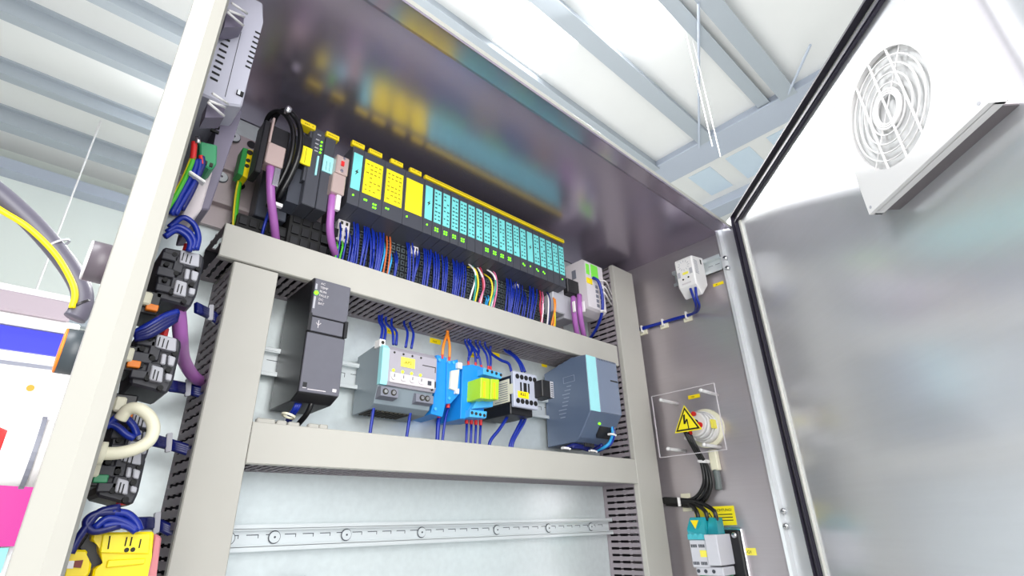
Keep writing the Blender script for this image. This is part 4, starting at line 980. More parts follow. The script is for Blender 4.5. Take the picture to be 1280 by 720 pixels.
def wall_label(u0, v0, u1, v1, label, txt=None, name='device_label', m_=SAFEY):
    a, c_ = PX(u0, v0, WX), PX(u1, v1, WX)
    ya, yb_ = min(a.y, c_.y), max(a.y, c_.y); za_, zb_ = min(a.z, c_.z), max(a.z, c_.z)
    b = B().box(WX-0.0016, WX-0.0002, ya, yb_, za_, zb_)
    if txt: b.m(1).text(txt, (WX-0.0017, yb_-(yb_-ya)*0.25, za_+(zb_-za_)*0.3), (0, -1, 0), (0, 0, 1), (zb_-za_)*0.4)
    return single(name, b, [m_, INK], label, 'label', 'yellow device labels on the side wall')
wall_label(892, 359, 904, 351, 'yellow label on the side wall under the short rail', '-B1')
wall_label(861, 499.5, 874.5, 492, 'yellow label behind the clear cover above the socket', '-XS1')
wall_label(930, 694, 944.5, 685, 'pale yellow label right of the main switch', '-Q1', m_=YELP)

# socket + acrylic cover
t = thing('round_socket', 'round off-white socket with cable glands behind a clear cover on the side wall', 'socket', (1.58, 0.84, 0.20))
sc = V((WX-0.001, 0.828, 0.268))
b = B(); b.ring(sc+V((-0.008, 0, 0)), (1, 0, 0), 0.040, 0.060, 0.008, 32); part('flange', b, CREAM, t)
b = B(); 
ax = V((-1, 0.05, 0.12)).normalized()
b.cyl(sc, sc+ax*0.028, 0.048, 28); b.cyl(sc+ax*0.028, sc+ax*0.034, 0.046, 28, 0.040); b.cyl(sc+ax*0.032, sc+ax*0.060, 0.041, 28); b.cyl(sc+ax*0.060, sc+ax*0.066, 0.041, 28, 0.034); part('socket_body', b, WHITE, t)
fcc = sc+ax*0.066
b = B()
for (dy, dz) in ((0.012, 0.016), (-0.004, 0.004), (0.016, -0.012)): b.cyl(fcc+V((0, dy, dz)), fcc+V((-0.003, dy, dz)), 0.0095, 12)
part('terminal_hole', b, INK, t)
b = B().cyl(fcc+V((0.001, -0.018, -0.006)), fcc+V((-0.009, -0.018, -0.006)), 0.009, 12); b.cyl(fcc+V((0.001, -0.004, 0.030)), fcc+V((-0.008, -0.004, 0.030)), 0.007, 10); b.cyl(fcc+V((0.001, 0.018, -0.026)), fcc+V((-0.006, 0.018, -0.026)), 0.007, 10); part('red_insert', b, RED, t)
b = B().cyl(fcc+V((0, 0.010, 0.014)), fcc+V((-0.008, 0.010, 0.014)), 0.006, 12); b.cyl(fcc+V((0, -0.006, 0.003)), fcc+V((-0.007, -0.006, 0.003)), 0.005, 12); part('blue_core', b, WBLUE, t)
b = B().box(sc.x-0.052, sc.x-0.030, sc.y-0.049, sc.y-0.0415, sc.z-0.010, sc.z+0.016); part('yellow_label', b, YELP, t)
xq = 1.508
cc = [PX(u, v, xq) for u, v in ((813, 497), (891, 478), (908.7, 561.5), (826, 572))]
ya = (cc[0].y+cc[3].y)/2; yb_ = (cc[1].y+cc[2].y)/2; zt5 = (cc[0].z+cc[1].z)/2; zb5 = (cc[2].z+cc[3].z)/2
t = thing('clear_cover', 'clear acrylic guard plate on four standoffs in front of the round socket', 'cover', (xq, (ya+yb_)/2, zb5))
b = B().box(xq, xq+0.004, yb_, ya, zb5, zt5); part('acrylic_sheet', b, ACRYL, t)
b = B()
for (p0_, p1_) in (((yb_, zb5), (ya, zb5)), ((yb_, zt5), (ya, zt5))): b.box(xq-0.0004, xq+0.0044, p0_[0], p1_[0], p0_[1]-0.0008, p0_[1]+0.0008)
for y_ in (ya, yb_): b.box(xq-0.0004, xq+0.0044, y_-0.0008, y_+0.0008, zb5, zt5)
part('frosted_edge', b, WHITEG, t)
for (u, v) in ((826, 500), (876, 488), (835, 561), (880, 556)):
    q = PX(u, v, xq); b = B().cyl((xq+0.004, q.y, q.z), (WX-0.001, q.y, q.z), 0.0052, 12); b.dome((xq, q.y, q.z), (-1, 0, 0), 0.0062, 0.006, 12); part('standoff', b, WHITE, t)
tr = [PX(u, v, xq-0.002) for u, v in ((855.5, 509), (843.5, 541), (876.5, 534.5))]
cm = (tr[0]+tr[1]+tr[2])/3; hw = 0.046
def tri(k, x): return [V((x, cm.y+hw*k, cm.z-hw*0.577*k)), V((x, cm.y-hw*k, cm.z-hw*0.577*k)), V((x, cm.y, cm.z+hw*1.155*k))]
t = thing('warning_sign', 'yellow triangular high voltage warning sign on the clear cover', 'sign', (xq-0.002, cm.y, tr[1].z))
part('sign_plate', B().prism(tri(1.0, xq-0.0016), (0.0012, 0, 0)), YEL, t)
part('black_border', B().prism(tri(0.88, xq-0.0022), (0.0006, 0, 0)), SOOT, t)
part('yellow_field', B().prism(tri(0.70, xq-0.0028), (0.0006, 0, 0)), YEL, t)
b = B(); z_ = cm.z-0.003; x_ = xq-0.0034
b.prism([(x_, cm.y+0.001, z_+0.028), (x_, cm.y+0.008, z_+0.026), (x_, cm.y+0.010, z_-0.001), (x_, cm.y+0.0045, z_+0.001)], (0.0006, 0, 0)); b.prism([(x_, cm.y+0.010, z_-0.001), (x_, cm.y+0.0045, z_-0.001), (x_, cm.y-0.004, z_+0.011), (x_, cm.y-0.001, z_+0.014)], (0.0006, 0, 0)); b.prism([(x_, cm.y-0.005, z_+0.013), (x_, cm.y-0.001, z_+0.013), (x_, cm.y-0.003, z_-0.018), (x_, cm.y-0.006, z_-0.016)], (0.0006, 0, 0))
part('lightning_bolt', b, SOOT, t)
# sheath pieces and black cable
q = PX(891, 575, WX-0.02)
b = B().box(WX-0.022, WX-0.001, q.y-0.014, q.y+0.012, q.z-0.030, q.z+0.030, 0.003); single('cable_sleeve', b, CREAM, 'cream sleeve block on the side wall beneath the round socket', 'cable sleeve')
wire('grey_cable', [(WX-0.012, q.y, q.z-0.028), (WX-0.012, q.y-0.001, q.z-0.06), (WX-0.012, q.y+0.002, q.z-0.085)], 0.010, mat('grey_sheath', (96, 104, 104), 0.4), 'short grey cable end coming out of the cream sleeve block', 'cable', n=12)
pc = [PX(860, 541, 1.535), PX(866, 553, 1.54), PX(873, 566, 1.56), PX(880, 578, 1.58), PX(884, 592, 1.588), PX(885, 606, 1.590), PX(880, 619, 1.590), PX(871, 627, 1.590), PX(858, 629, 1.590), PX(845, 628, 1.590), PX(830, 627, 1.590)]
for k in range(3):
    off = V((-0.004*k, 0.007*(k-1), 0.008*(k-1)))
    wire('black_cable', [p+off for p in pc], 0.0054, WBLK, 'thick black core in the bundle curving from the round socket to the tall duct', 'cable', 'black cores from the round socket', n=10)
for (u, v, lab) in ((863, 548.5, 'silver-white tie on the black cores just under the warning triangle'), (880, 577, 'silver-white tie on the black cores beside the cream sleeve block')):
    q = PX(u, v, 1.545 if v < 560 else 1.578); b = B().obox(q+V((-0.012, -0.014, -0.006)), (0.024, 0, 0), (0, 0.030, 0.004), (0, -0.001, 0.010), 0.002); single('cable_tie', b, WHITE, lab, 'cable tie')
for k in range(3):
    x0_ = (318, 385, 440)[k]; 
    P_ = [(150, 182-10*k+4), (255, 186-7*k), (310+20*k, 200-8*k), (348+50*k, 245-6*k), (362+56*k, 300)]
    wire('black_cable', [PX(800+p[0]/4.923, 590+p[1]/4.923, 1.575-(0.028 if i > 2 else 0)) for i, p in enumerate(P_)], 0.0062, WBLK, ('left', 'middle', 'right')[k]+' one of three glossy black cables entering the teal main switch cover', 'cable', n=10)
q = PX(859, 628, WX); t = thing('cable_clip', 'cream adhesive clip holding the black cables above the main switch', 'cable clip', (WX-0.003, q.y, q.z-0.02))
part('clip_base', B().box(WX-0.006, WX-0.0005, q.y-0.016, q.y+0.016, q.z-0.026, q.z+0.026, 0.001), CREAM, t)
part('tie_loop', B().box(1.560, 1.568, q.y-0.003, q.y+0.004, q.z-0.012, q.z+0.014, 0.001), WHITE, t)

# ACHTUNG sticker
a, c_ = PX(876, 655, WX), PX(917, 632, WX); ys, ye, zs, ze = c_.y, a.y+0.014, c_.z-0.052, c_.z+0.0
b = B().box(WX-0.0016, WX-0.0002, ys, ye, zs, ze)
b.m(1)
b.text('ACHTUNG!', (WX-0.0017, ys+0.060, ze-0.014), (0, -1, 0), (0, 0, 1), 0.0075)
for k in range(3): b.box(WX-0.0019, WX-0.0014, ys+0.008, ys+0.052, ze-0.024-k*0.008, ze-0.0215-k*0.008)
def wtri(cy_, cz_, s_, x): return [V((x, cy_+s_, cz_-s_*0.577)), V((x, cy_-s_, cz_-s_*0.577)), V((x, cy_, cz_+s_*1.155))]
b.prism(wtri(ys+0.080, ze-0.034, 0.017, WX-0.0022), (0.0006, 0, 0)); b.m(0).prism(wtri(ys+0.080, ze-0.034, 0.012, WX-0.0028), (0.0006, 0, 0))
single('warning_sticker', b, [YEL, INK], 'yellow rectangular caution sticker behind the black cables above the main switch', 'sticker')

# main switch
t = thing('main_switch', 'grey three-pole main switch with teal terminal cover low on the right side wall', 'switch', (1.55, 0.85, -0.16))
x_f = 1.520
b = B().box(WX-0.006, WX-0.0005, 0.775, 0.85, -0.19, -0.018, 0.004); part('gasket_rim', b, CHROME, t)
b = B().box(WX-0.014, WX-0.006, 0.781, 0.86, -0.184, -0.024, 0.004); part('mounting_flange', b, BLACK, t)
b = B()
for zz in (-0.038, -0.150): b.cyl((WX-0.014, 0.795, zz), (WX-0.018, 0.795, zz), 0.008, 12); b.dome((WX-0.018, 0.795, zz), (-1, 0, 0), 0.008, 0.004, 12)
part('screw', b, CHROME, t)
b = B(); b.box(x_f, WX-0.014, 0.846, 0.898, -0.118, -0.048, 0.002); b.box(x_f-0.006, WX-0.014, 0.808, 0.846, -0.112, -0.034, 0.002); b.box(x_f+0.008, WX-0.014, 0.812, 0.894, -0.138, -0.116, 0.002)
part('switch_body', b, mat('switch_grey', (206, 206, 214), 0.4), t)
b = B()
for z_ in (-0.062, -0.106):
    for y_ in (0.852, 0.876):
        for k in range(4): b.box(x_f-0.0008, x_f+0.001, y_+k*0.0048, y_+k*0.0048+0.0032, z_-0.005, z_+0.003)
b.cyl((x_f+0.0085, 0.886, -0.127), (x_f+0.0065, 0.886, -0.127), 0.005, 10); b.cyl((x_f+0.0085, 0.864, -0.127), (x_f+0.0065, 0.864, -0.127), 0.005, 10); b.cyl((x_f+0.0085, 0.840, -0.127), (x_f+0.0065, 0.840, -0.127), 0.005, 10)
part('vent_slots', b, ANTH, t)
b = B().box(x_f-0.0016, x_f, 0.848, 0.868, -0.091, -0.074); part('yellow_label', b, YELP, t)
b = B(); b.prism([(x_f+0.004, 0.846, -0.046), (x_f+0.004, 0.900, -0.046), (x_f+0.004, 0.903, -0.020), (x_f+0.018, 0.896, 0.012), (x_f+0.018, 0.846, 0.012), (x_f+0.004, 0.841, -0.020)], (0.05, 0, 0), 0.002); part('terminal_cover', b, TEALC, t)
b = B(); b.box(x_f-0.001, x_f+0.05, 0.843, 0.902, -0.047, -0.032, 0.002)
for k in range(3): b.cyl((x_f-0.001, 0.856+k*0.017, -0.036), (x_f-0.003, 0.856+k*0.017, -0.036), 0.0055, 12)
part('cover_foot', b, mat('teal_foot', (70, 186, 200), 0.3), t)
b = B().prism([(x_f+0.01, 0.842, -0.034), (x_f+0.01, 0.808, -0.034), (x_f+0.02, 0.814, 0.010), (x_f+0.02, 0.838, 0.010)], (0.04, 0, 0), 0.002); part('side_cover', b, TEALT, t, 'translucent teal side cover')
b = B().prism([(x_f+0.000, 0.859, 0.004), (x_f+0.000, 0.884, 0.004), (x_f-0.002, 0.871, -0.018)], (0.003, 0, 0)); part('yellow_triangle', b, SAFEY, t)
b = B().box(x_f+0.012, WX-0.02, 0.815, 0.89, -0.15, -0.1385, 0.002); part('lower_cover', b, GCON, t)

# ================================================================== LEFT SIDE WALL DEVICES
# operator panel back
t = thing('operator_panel', 'light grey back housing of an operator panel with rows of dark vents', 'operator panel', (0.09, 0.80, 0.58))
YP = 0.75
def c2(x, y): return (180+x/6, y/6)
out = [PY(u, v, YP) for u, v in ((262, -60), (345, -60), (322, 16), (329, 28), (313, 88), (309, 113), (303, 133), (280, 150), (262, 128), (248, 60))]
b = B(); b.prism([V((0.0570, YP, out[6].z-0.010)), V((0.0570, YP, 1.0*YP*1.14)), V((out[1].x, YP, 1.14*YP)), out[3], out[4], out[6], V((0.100, YP, out[6].z-0.012))], (0, 0.24, 0), 0.003)
part('housing', b, HMIG, t)
b = B()
for k in range(10):
    u0, v0 = 180+615/6-k*13/6, 190/6+k*42.5/6
    a, c_ = PY(u0, v0, YP-0.0005), PY(u0+9.5, v0+5.0, YP-0.0005); b.prism([a, c_, c_+V((0, 0, -0.0036)), a+V((0, 0, -0.0036))], (0, -0.0006, 0))
for k in range(8):
    u0, v0 = 180+835/6-k*10.5/6, 232/6+k*36.5/6
    a, c_ = PY(u0, v0, YP-0.0005), PY(u0+6.5, v0+3.5, YP-0.0005); b.prism([a, c_, c_+V((0, 0, -0.0030)), a+V((0, 0, -0.0030))], (0, -0.0006, 0))
a, c_ = PY(301, 40, YP), PY(281, 121, YP); b.prism([a, a+V((0.0008, 0, 0)), c_+V((0.0008, 0, 0)), c_], (0, -0.0006, 0))
part('vent_slots', b, SOOT, t)
b = B(); a, c_ = PY(296, 113, YP), PY(303, 122, YP); b.box(a.x, c_.x, YP-0.003, YP+0.001, c_.z, a.z); b.m(1).box(a.x+0.001, a.x+0.005, YP-0.004, YP, c_.z, a.z); part('catch', b, [SOOT, CHROME], t)
lo = [PY(u, v, YP+0.06) for u, v in ((303, 136), (300, 150), (262, 262), (250, 262), (272, 165), (270, 140))]
b = B().prism(lo, (0, 0.15, 0), 0.002); part('lower_housing', b, HMID, t)
b = B()
for k in range(3):
    q = PY(270-k*1.0+0, 153+k*6, YP+0.059); b.box(q.x-0.006, q.x+0.006, YP+0.055, YP+0.059, q.z-0.0022, q.z+0.0018)
part('lower_vents', b, SOOT, t)
for (uv0) in ((292, 4), (268, 117)):
    u, v = uv0; b = B()
    for (d0, d1) in (((-2, 0), (17, 13)), ((-6, 9), (13, 17)), ((-8, 11), (12, 28))):
        b.tube([PY(u+d0[0], v+d0[1], 0.695), PY(u+d1[0], v+d1[1], 0.715)], 0.0021, 6, 1)
    part('clamp_spring', b, WHITE, t, 'white springy clamp wires'); b = B()
    a = PY(u+3, v+9, 0.705); b.prism([PY(u-8, v+11, 0.71), PY(u+13, v+17, 0.725), PY(u+12, v+30, 0.725), PY(u-12, v+30, 0.71)], (0, 0.03, 0))
    part('mounting_clamp', b, HMID, t)

# green connector with its wires
t = thing('plug_connector', 'green plug connector below the operator panel', 'connector', (0.10, 0.78, 0.52))
b = B().prism([PY(u, v, 0.76) for u, v in ((250, 176), (272, 181), (271, 206), (263, 212), (250, 203))], (0, 0.05, 0), 0.002); part('housing', b, GCON, t)
b = B()
for k in range(2): q = PY(257+k*7, 203+k*3, 0.759); b.box(q.x-0.002, q.x+0.002, 0.757, 0.76, q.z-0.004, q.z+0.002)
part('wire_entry', b, INK, t)
part('eye_screw', B().cyl(PY(247, 172, 0.75), PY(247.5, 180, 0.75), 0.0035, 10).dome(PY(247, 172, 0.75), (0, 0, 1), 0.0035, 0.003), CHROME, t)
for (P_, mt, lab, r_) in (
    ([(243, 178), (242, 190), (241, 200)], RED, 'red sleeved wire end by the green plug connector', .0042),
    ([(242, 198), (236, 213), (228, 230), (218, 248), (208, 262)], WGRN, 'green-yellow wire hanging by the green plug connector', .0040),
    ([(239, 199), (233, 214), (226, 229), (216, 245), (205, 262)], WYEL, 'yellow wire hanging by the green plug connector', .0026),
    ([(246, 200), (243, 212), (236, 226), (226, 244), (214, 268)], WBLUE, 'left blue wire tied below the green plug connector', .0038),
    ([(250, 200), (249, 212), (243, 228), (232, 246), (219, 268)], WBLUE, 'right blue wire tied below the green plug connector', .0038),
    ([(253, 196), (254, 205), (250, 216), (241, 238), (228, 262)], WNAVY, 'navy wire tied below the green plug connector', .0034),
    ([(251, 195), (252, 200), (253, 206)], RED, 'dark red sleeve at the green plug connector', .0034)):
    wire('wire', [PY(u, v, 0.755) for u, v in P_], r_, mt, lab, 'wire', 'wires at the green plug connector', n=8, sub=5)
q = PY(244, 223, 0.75); b = B().obox(q+V((-0.010, -0.006, 0.003)), (0.022, 0, -0.008), (0, 0.012, 0), (0.001, 0, 0.004), 0.001); single('cable_tie', b, WHITE, 'white tie round the blue wires under the green plug connector', 'cable tie')
b = B().prism([PY(u, v, 0.80) for u, v in ((252, 206), (266, 214), (252, 262), (240, 275), (226, 272))], (0, 0.06, 0), 0.002)
single('cable_box', b, mat('pale_mauve_plastic', (206, 196, 200), 0.5), 'pale cream box behind the blue wires below the green plug connector', 'box')

# contact blocks behind the pushbuttons
def contact_block(c, sc_, label, term=True):
    u0, v0 = c
    def f(x, y): return (u0+x*sc_, v0+y*sc_)
    yb0 = 0.80
    t = thing('contact_block', label, 'switch', PY(*f(30, 60), yb0))
    b = B(); b.prism([PY(*f(x, y), yb0) for x, y in ((8, 0), (58, 10), (60, 18), (50, 62), (42, 78), (-4, 66), (2, 30))], (0, 0.085, 0), 0.003)
    for (x, y, w, h) in ((6, 8, 16, 8), (0, 26, 18, 10), (-2, 48, 15, 8), (22, 14, 10, 18), (18, 40, 12, 14)):
        p = PY(*f(x, y), yb0); b.box(p.x, p.x+w*sc_*0.00125, yb0-0.006, yb0+0.002, p.z-h*sc_*0.00135, p.z, 0.0012)
    part('housing', b, mat('contact_block_black', (46, 46, 54), 0.5), t)
    b = B()
    for pts in (((30, 4), (54, 10), (53, 26), (43, 24), (28, 20)), ((36, 28), (42, 29), (40, 42), (34, 41)), ((44, 30), (53, 33), (50, 44), (43, 42)), ((24, 42), (38, 46), (36, 64), (20, 60)), ((41, 52), (49, 54), (47, 62), (40, 60))):
        b.prism([PY(*f(x, y), yb0-0.010) for x, y in pts], (0, 0.012, 0), 0.0012)
    part('terminal_clamp', b, LGREY, t)
    b = B()
    for (x, y) in ((22, 10), (12, 22), (24, 34), (10, 42), (18, 58), (44, 48), (52, 28), (34, 70)):
        p = PY(*f(x, y), yb0-0.007); b.cyl(p, p+V((0, 0.008, 0)), 0.0035*sc_, 8)
    for (x, y) in ((33, 8), (38, 10), (43, 12), (27, 48), (31, 50)):
        p = PY(*f(x, y), yb0-0.0105); b.box(p.x, p.x+0.0012, p.y-0.0006, p.y+0.001, p.z-0.012, p.z)
    part('screw_recess', b, SOOT, t)
    b = B(); 
    for (x, y) in ((38, 2), (30, 70)): p = PY(*f(x, y), yb0+0.01); b.cyl(p-V((0, 0, 0.006)), p+V((0, 0, 0.005)), 0.0055, 8)
    part('ferrule', b, RED, t)
    return t
contact_block((197, 308), 0.98, 'black contact block with grey terminals, uppermost on the left side')
contact_block((166, 413), 1.02, 'black contact block with grey terminals, below the purple cable start')
contact_block((140, 512), 0.90, 'black contact block partly behind the white looped cable')
contact_block((124, 556), 0.98, 'black contact block directly above the yellow safety relay')
# lamp holders between blocks
for (u, v, lab) in ((183, 378, 'small cream lamp holder under the uppermost contact block'), (160, 448, 'cream and orange lamp holder left of the second contact block'), (118, 590, 'pale green lamp holder low on the left side'), (150, 510, 'small red and white lamp holder above the white looped cable')):
    p = PY(u, v, 0.80); t = thing('lamp_holder', lab, 'lamp holder', p)
    part('holder_body', B().box(p.x-0.012, p.x+0.016, 0.80, 0.86, p.z-0.016, p.z+0.018, 0.002), BLACK, t)
    part('lamp_cap', B().box(p.x-0.008, p.x+0.004, 0.79, 0.80, p.z-0.006, p.z+0.012, 0.002), CREAM, t)
    part('lamp_base', B().box(p.x+0.0, p.x+0.014, 0.792, 0.80, p.z-0.012, p.z-0.003, 0.001), ORANGE if v != 590 else GCON, t)
# pale tan base strip parts behind (wall terminal strips)
wire('bus_cable', [PY(222, 380, 0.83), PY(224, 400, 0.835), PY(226, 425, 0.86), PY(229, 448, 0.93), PY(240, 468, 1.0), PY(252, 477, 1.06), PY(266, 480, 1.09)], 0.0098, WPURP, 'thick purple cable running from the contact blocks into the left duct', 'cable', n=12)
# blue loops
for (P_, lab, mt) in (
    ([(209, 290), (222, 283), (236, 290), (243, 302), (240, 312)], 'blue wire arching over the uppermost contact block', WBLUE),
    ([(206, 296), (220, 288), (232, 294), (238, 304), (236, 314)], 'inner blue wire arching over the uppermost contact block', WBLUE),
    ([(212, 284), (228, 272), (242, 280), (248, 296), (245, 312)], 'outer blue wire arching over the uppermost contact block', WBLUE),
    ([(132, 534), (150, 520), (165, 530), (172, 545)], 'blue wire loop inside the white looped cable', WBLUE),
    ([(137, 530), (146, 533), (158, 543), (168, 548)], 'lower blue wire loop inside the white looped cable', WBLUE),
    ([(150, 640), (122, 642), (108, 652), (118, 664), (150, 657)], 'navy wire coiled above the yellow safety relay', WNAVY),
    ([(150, 634), (125, 640), (110, 656), (96, 676), (88, 692)], 'navy wire running down left of the yellow safety relay', WNAVY),
    ([(118, 660), (135, 648), (155, 652), (172, 662)], 'blue wire coiled above the yellow safety relay', WBLUE),
    ([(140, 640), (158, 642), (170, 652), (175, 663)], 'outer blue wire coiled above the yellow safety relay', WBLUE),
    ([(128, 658), (145, 655), (160, 658), (170, 664)], 'inner blue wire coiled above the yellow safety relay', WBLUE)):
    wire('wire', [PY(u, v, 0.78) for u, v in P_], 0.0042, mt, lab, 'wire', 'blue wires among the contact blocks', n=8, sub=5)
for k in range(4):
    wire('wire', [PY(222-k, 390+k*3, 0.79), PY(205, 396+k*4, 0.785), PY(188, 406+k*4, 0.785), PY(168, 417+k*2, 0.79)], 0.0050, WNAVY if k else WBLUE, 'navy wire in the tied bundle between the two upper contact blocks', 'wire', 'navy bundle between upper contact blocks', n=8, sub=5)
# white cable
wire('white_cable', [PY(150, 524, 0.76), PY(160, 512, 0.755), PY(174, 511, 0.75), PY(187, 521, 0.75), PY(192, 535, 0.75), PY(187, 550, 0.75), PY(172, 560, 0.75), PY(150, 566, 0.75), PY(128, 567, 0.75)], 0.0070, CREAM, 'thick off-white cable looping in front of the contact blocks', 'cable', n=12, sub=8)
part_t = thing('cable_nut', 'off-white round nut at the lower end of the looped cable', 'nut', PY(126, 567, 0.75))
part('nut_ring', B().cyl(PY(120, 566, 0.75), PY(131, 567, 0.75), 0.0125, 16), CREAM, part_t)
# tied navy bundles to left duct
for (P_, lab) in (([(246, 385), (262, 393), (276, 402)], 'uppermost'), ([(212, 482), (234, 486), (262, 494)], 'second'), ([(186, 549), (210, 555), (245, 566)], 'third'), ([(172, 655), (195, 655), (222, 668)], 'lowest')):
    for k in range(4):
        wire('wire', [PY(u, v+k*2.6-4, (0.98, 1.05, 1.045)[i]) for i, (u, v) in enumerate(P_)], 0.0052, WNAVY, 'navy wire in the %s of the four bundles crossing to the left duct' % lab, 'wire', 'navy bundles crossing to the left duct', n=6, sub=3)
    u, v = P_[1]; q = PY(u+2, v, 1.04); b = B().obox(q+V((-0.004, -0.006, -0.014)), (0.008, 0, 0.002), (0, 0.010, 0), (-0.004, 0, 0.030), 0.001); single('cable_tie', b, LGREY, 'grey-white tie on the %s of the four navy bundles' % lab, 'cable tie')
# yellow safety relay
t = thing('safety_relay', 'bright yellow safety relay at the bottom left of the cabinet', 'relay', (0.11, 0.82, -0.10))
def c9(x, y): return (70+x/8, 630+y/8)
b = B(); Yr = 0.80
b.prism([PY(*c9(*p), Yr) for p in ((370, 285), (985, 275), (960, 520), (905, 780), (880, 900), (330, 900), (380, 640), (500, 600), (430, 480), (430, 390), (350, 370))], (0, 0.10, 0), 0.002)
part('housing', b, SAFEY, t)
b = B(); b.prism([PY(*c9(*p), Yr-0.004) for p in ((470, 300), (950, 292), (930, 500), (440, 490))], (0, 0.006, 0), 0.001); b.prism([PY(*c9(*p), Yr-0.004) for p in ((520, 560), (900, 540), (890, 600), (500, 640))], (0, 0.006, 0), 0.001); part('front_cover', b, mat('safety_yellow_light', (252, 230, 20), 0.4), t)
b = B()
for (x, y, w, h) in ((540, 320, 2, 130), (710, 330, 1.2, 90), (760, 330, 1.2, 90), (850, 350, 1.2, 90)):
    p = PY(*c9(x, y), Yr-0.0045); p2 = PY(*c9(x-20, y+h), Yr-0.0045); b.tube([p, p2], 0.0009, 4, 1)
for (x, y) in ((705, 460), (768, 456)): p = PY(*c9(x, y), Yr-0.004); b.cyl(p, p+V((0, -0.001, 0)), 0.0025, 8)
part('printed_legend', b, INK, t)
b = B(); b.prism([PY(*c9(*p), Yr-0.002) for p in ((120, 455), (320, 460), (300, 560), (360, 580), (340, 700), (240, 800), (60, 800))], (0, 0.05, 0), 0.002); part('terminal_wing', b, SAFEY, t)
b = B(); p = [PY(*c9(*p), Yr-0.004) for p in ((190, 568), (275, 560), (250, 640), (175, 635))]; b.prism(p, (0, 0.003, 0)); part('dark_window', b, mat('dark_red', (120, 40, 30), 0.5), t)
b = B(); p = [PY(*c9(*p), Yr-0.004) for p in ((110, 570), (185, 568), (170, 645), (90, 645))]; b.prism(p, (0, 0.003, 0)); part('white_window', b, WHITE, t)
b = B(); b.prism([PY(*c9(*p), Yr+0.02) for p in ((330, 290), (440, 380), (500, 520), (500, 600), (400, 660), (320, 800), (240, 800), (330, 560), (230, 440))], (0, 0.04, 0), 0.001); part('black_socket', b, BLACK, t)
b = B().prism([PY(*c9(*p), Yr+0.01) for p in ((985, 290), (1060, 330), (1000, 780), (980, 900), (880, 900), (900, 780), (965, 520))], (0, 0.09, 0), 0.002); part('side_strip', b, PINKG, t, 'dusty pink strip')  # dusty pink strip along the right edge of the relay
b = B().box(0.0570, 0.066, 0.70, 1.12, -0.2, 0.55, 0.002)
single('wall_bracket', b, mat('bracket_taupe', (120, 108, 112), 0.5), 'taupe metal bracket strip on the left side wall behind the contact blocks', 'bracket')

# ---- push buttons outside the left wall
def button(c, r, h, sidem, capm, label, Yb=0.9):
    u, v = c; q = PY(u, v, Yb); xw = 0.047
    t = thing('push_button', label, 'push button', (xw, Yb, q.z))
    part('button_collar', B().cyl((xw, Yb, q.z), (xw-h+0.0025, Yb, q.z), r, 28, r*0.98), sidem, t)
    part('button_cap', B().cyl((xw-h+0.0025, Yb, q.z), (xw-h, Yb, q.z), r*0.98, 28, r*0.96).dome((xw-h, Yb, q.z), (-1, 0, 0), r*0.96, 0.0012, 28), capm, t)
button((126, 329), 0.030, 0.038, mat('button_side_grey', (92, 84, 92), 0.4), WHITE, 'grey push button with a white cap outside the left side, uppermost')
button((90, 440), 0.031, 0.033, mat('button_dark', (60, 68, 74), 0.4), ORANGE, 'dark push button with an orange cap edge outside the left side')
t = thing('emergency_stop', 'white and red emergency stop with clear collar outside the lower left side', 'push button', (0.02, 0.72, 0.08))
q = PY(40, 565, 0.72); xw = 0.040
part('collar', B().cyl((xw, 0.72, q.z), (xw-0.046, 0.72, q.z), 0.033, 28, 0.031), WHITE, t)
part('collar_ring', B().ring((xw-0.024, 0.72, q.z), (1, 0, 0), 0.030, 0.0345, 0.004, 28), MGREY, t)
part('stop_knob', B().cyl((xw-0.044, 0.72, q.z), (xw-0.054, 0.72, q.z), 0.018, 24, 0.022).dome((xw-0.054, 0.72, q.z), (-1, 0, 0), 0.022, 0.008, 24), RED, t)

# ---- conduit outside left
pts = [(-40, 215), (0, 243), (45, 284), (82, 328), (100, 358), (103, 376), (99, 390), (93, 398)]
wire('conduit', [PY(u, v, 1.2) for u, v in pts], 0.0175, WGREY, 'thick grey cable curving down at the far left', 'cable', n=16, sub=8)
wire('earth_wire', [PY(u, v, 1.185) for u, v in ((-40, 235), (0, 262), (35, 284), (68, 316), (88, 348), (94, 368), (90, 385))], 0.0055, mat('bright_yellow_wire', (250, 226, 10), 0.4), 'bright yellow wire strapped along the thick grey cable', 'wire', n=8)
for k, (u, v) in enumerate(((72, 306), (100, 382))):
    q = PY(u, v, 1.2); dd = (PY(u+6, v+8, 1.2)-q).normalized(); single('cable_tie', B().ring(q-dd*0.0015, dd, 0.0178, 0.0205, 0.0035, 20), LGREY if k == 0 else BLACK, ('light', 'dark')[k]+' tie around the thick grey cable at the far left', 'cable tie')

# ================================================================== BACKGROUND MACHINE
def bgp(u, v, y=4.0): return PY(u, v, y)
t = thing('white_machine', 'white machine housing with a blue band in the background at the left', 'machine', (-0.9, 4.4, ZB))
zA = 1.20; 
b = B(); b.box(-2.6, 0.20, 4.0, 5.6, ZB+0.2, 1.14, 0.02); part('housing', b, mat('machine_white', (244, 242, 242), 0.4), t)
b = B(); b.box(-2.6, 0.06, 3.93, 4.5, 1.19, 1.31, 0.01); b.m(0); part('top_profile', b, mat('machine_profile', (150, 138, 146), 0.45), t)
b = B(); b.box(-2.6, 0.08, 3.97, 4.02, 1.31, 1.36, 0.01); b.box(-2.6, 0.12, 3.95, 4.02, 1.125, 1.19, 0.01); part('top_rail', b, WHITE, t)
b = B().box(-2.6, 0.085, 3.975, 4.0, 0.985, 1.118); part('blue_band', b, mat('machine_blue', (44, 48, 180), 0.4), t)
b = B().box(-2.6, 0.10, 3.985, 4.0, 0.905, 0.925); part('seam', b, MGREY, t)
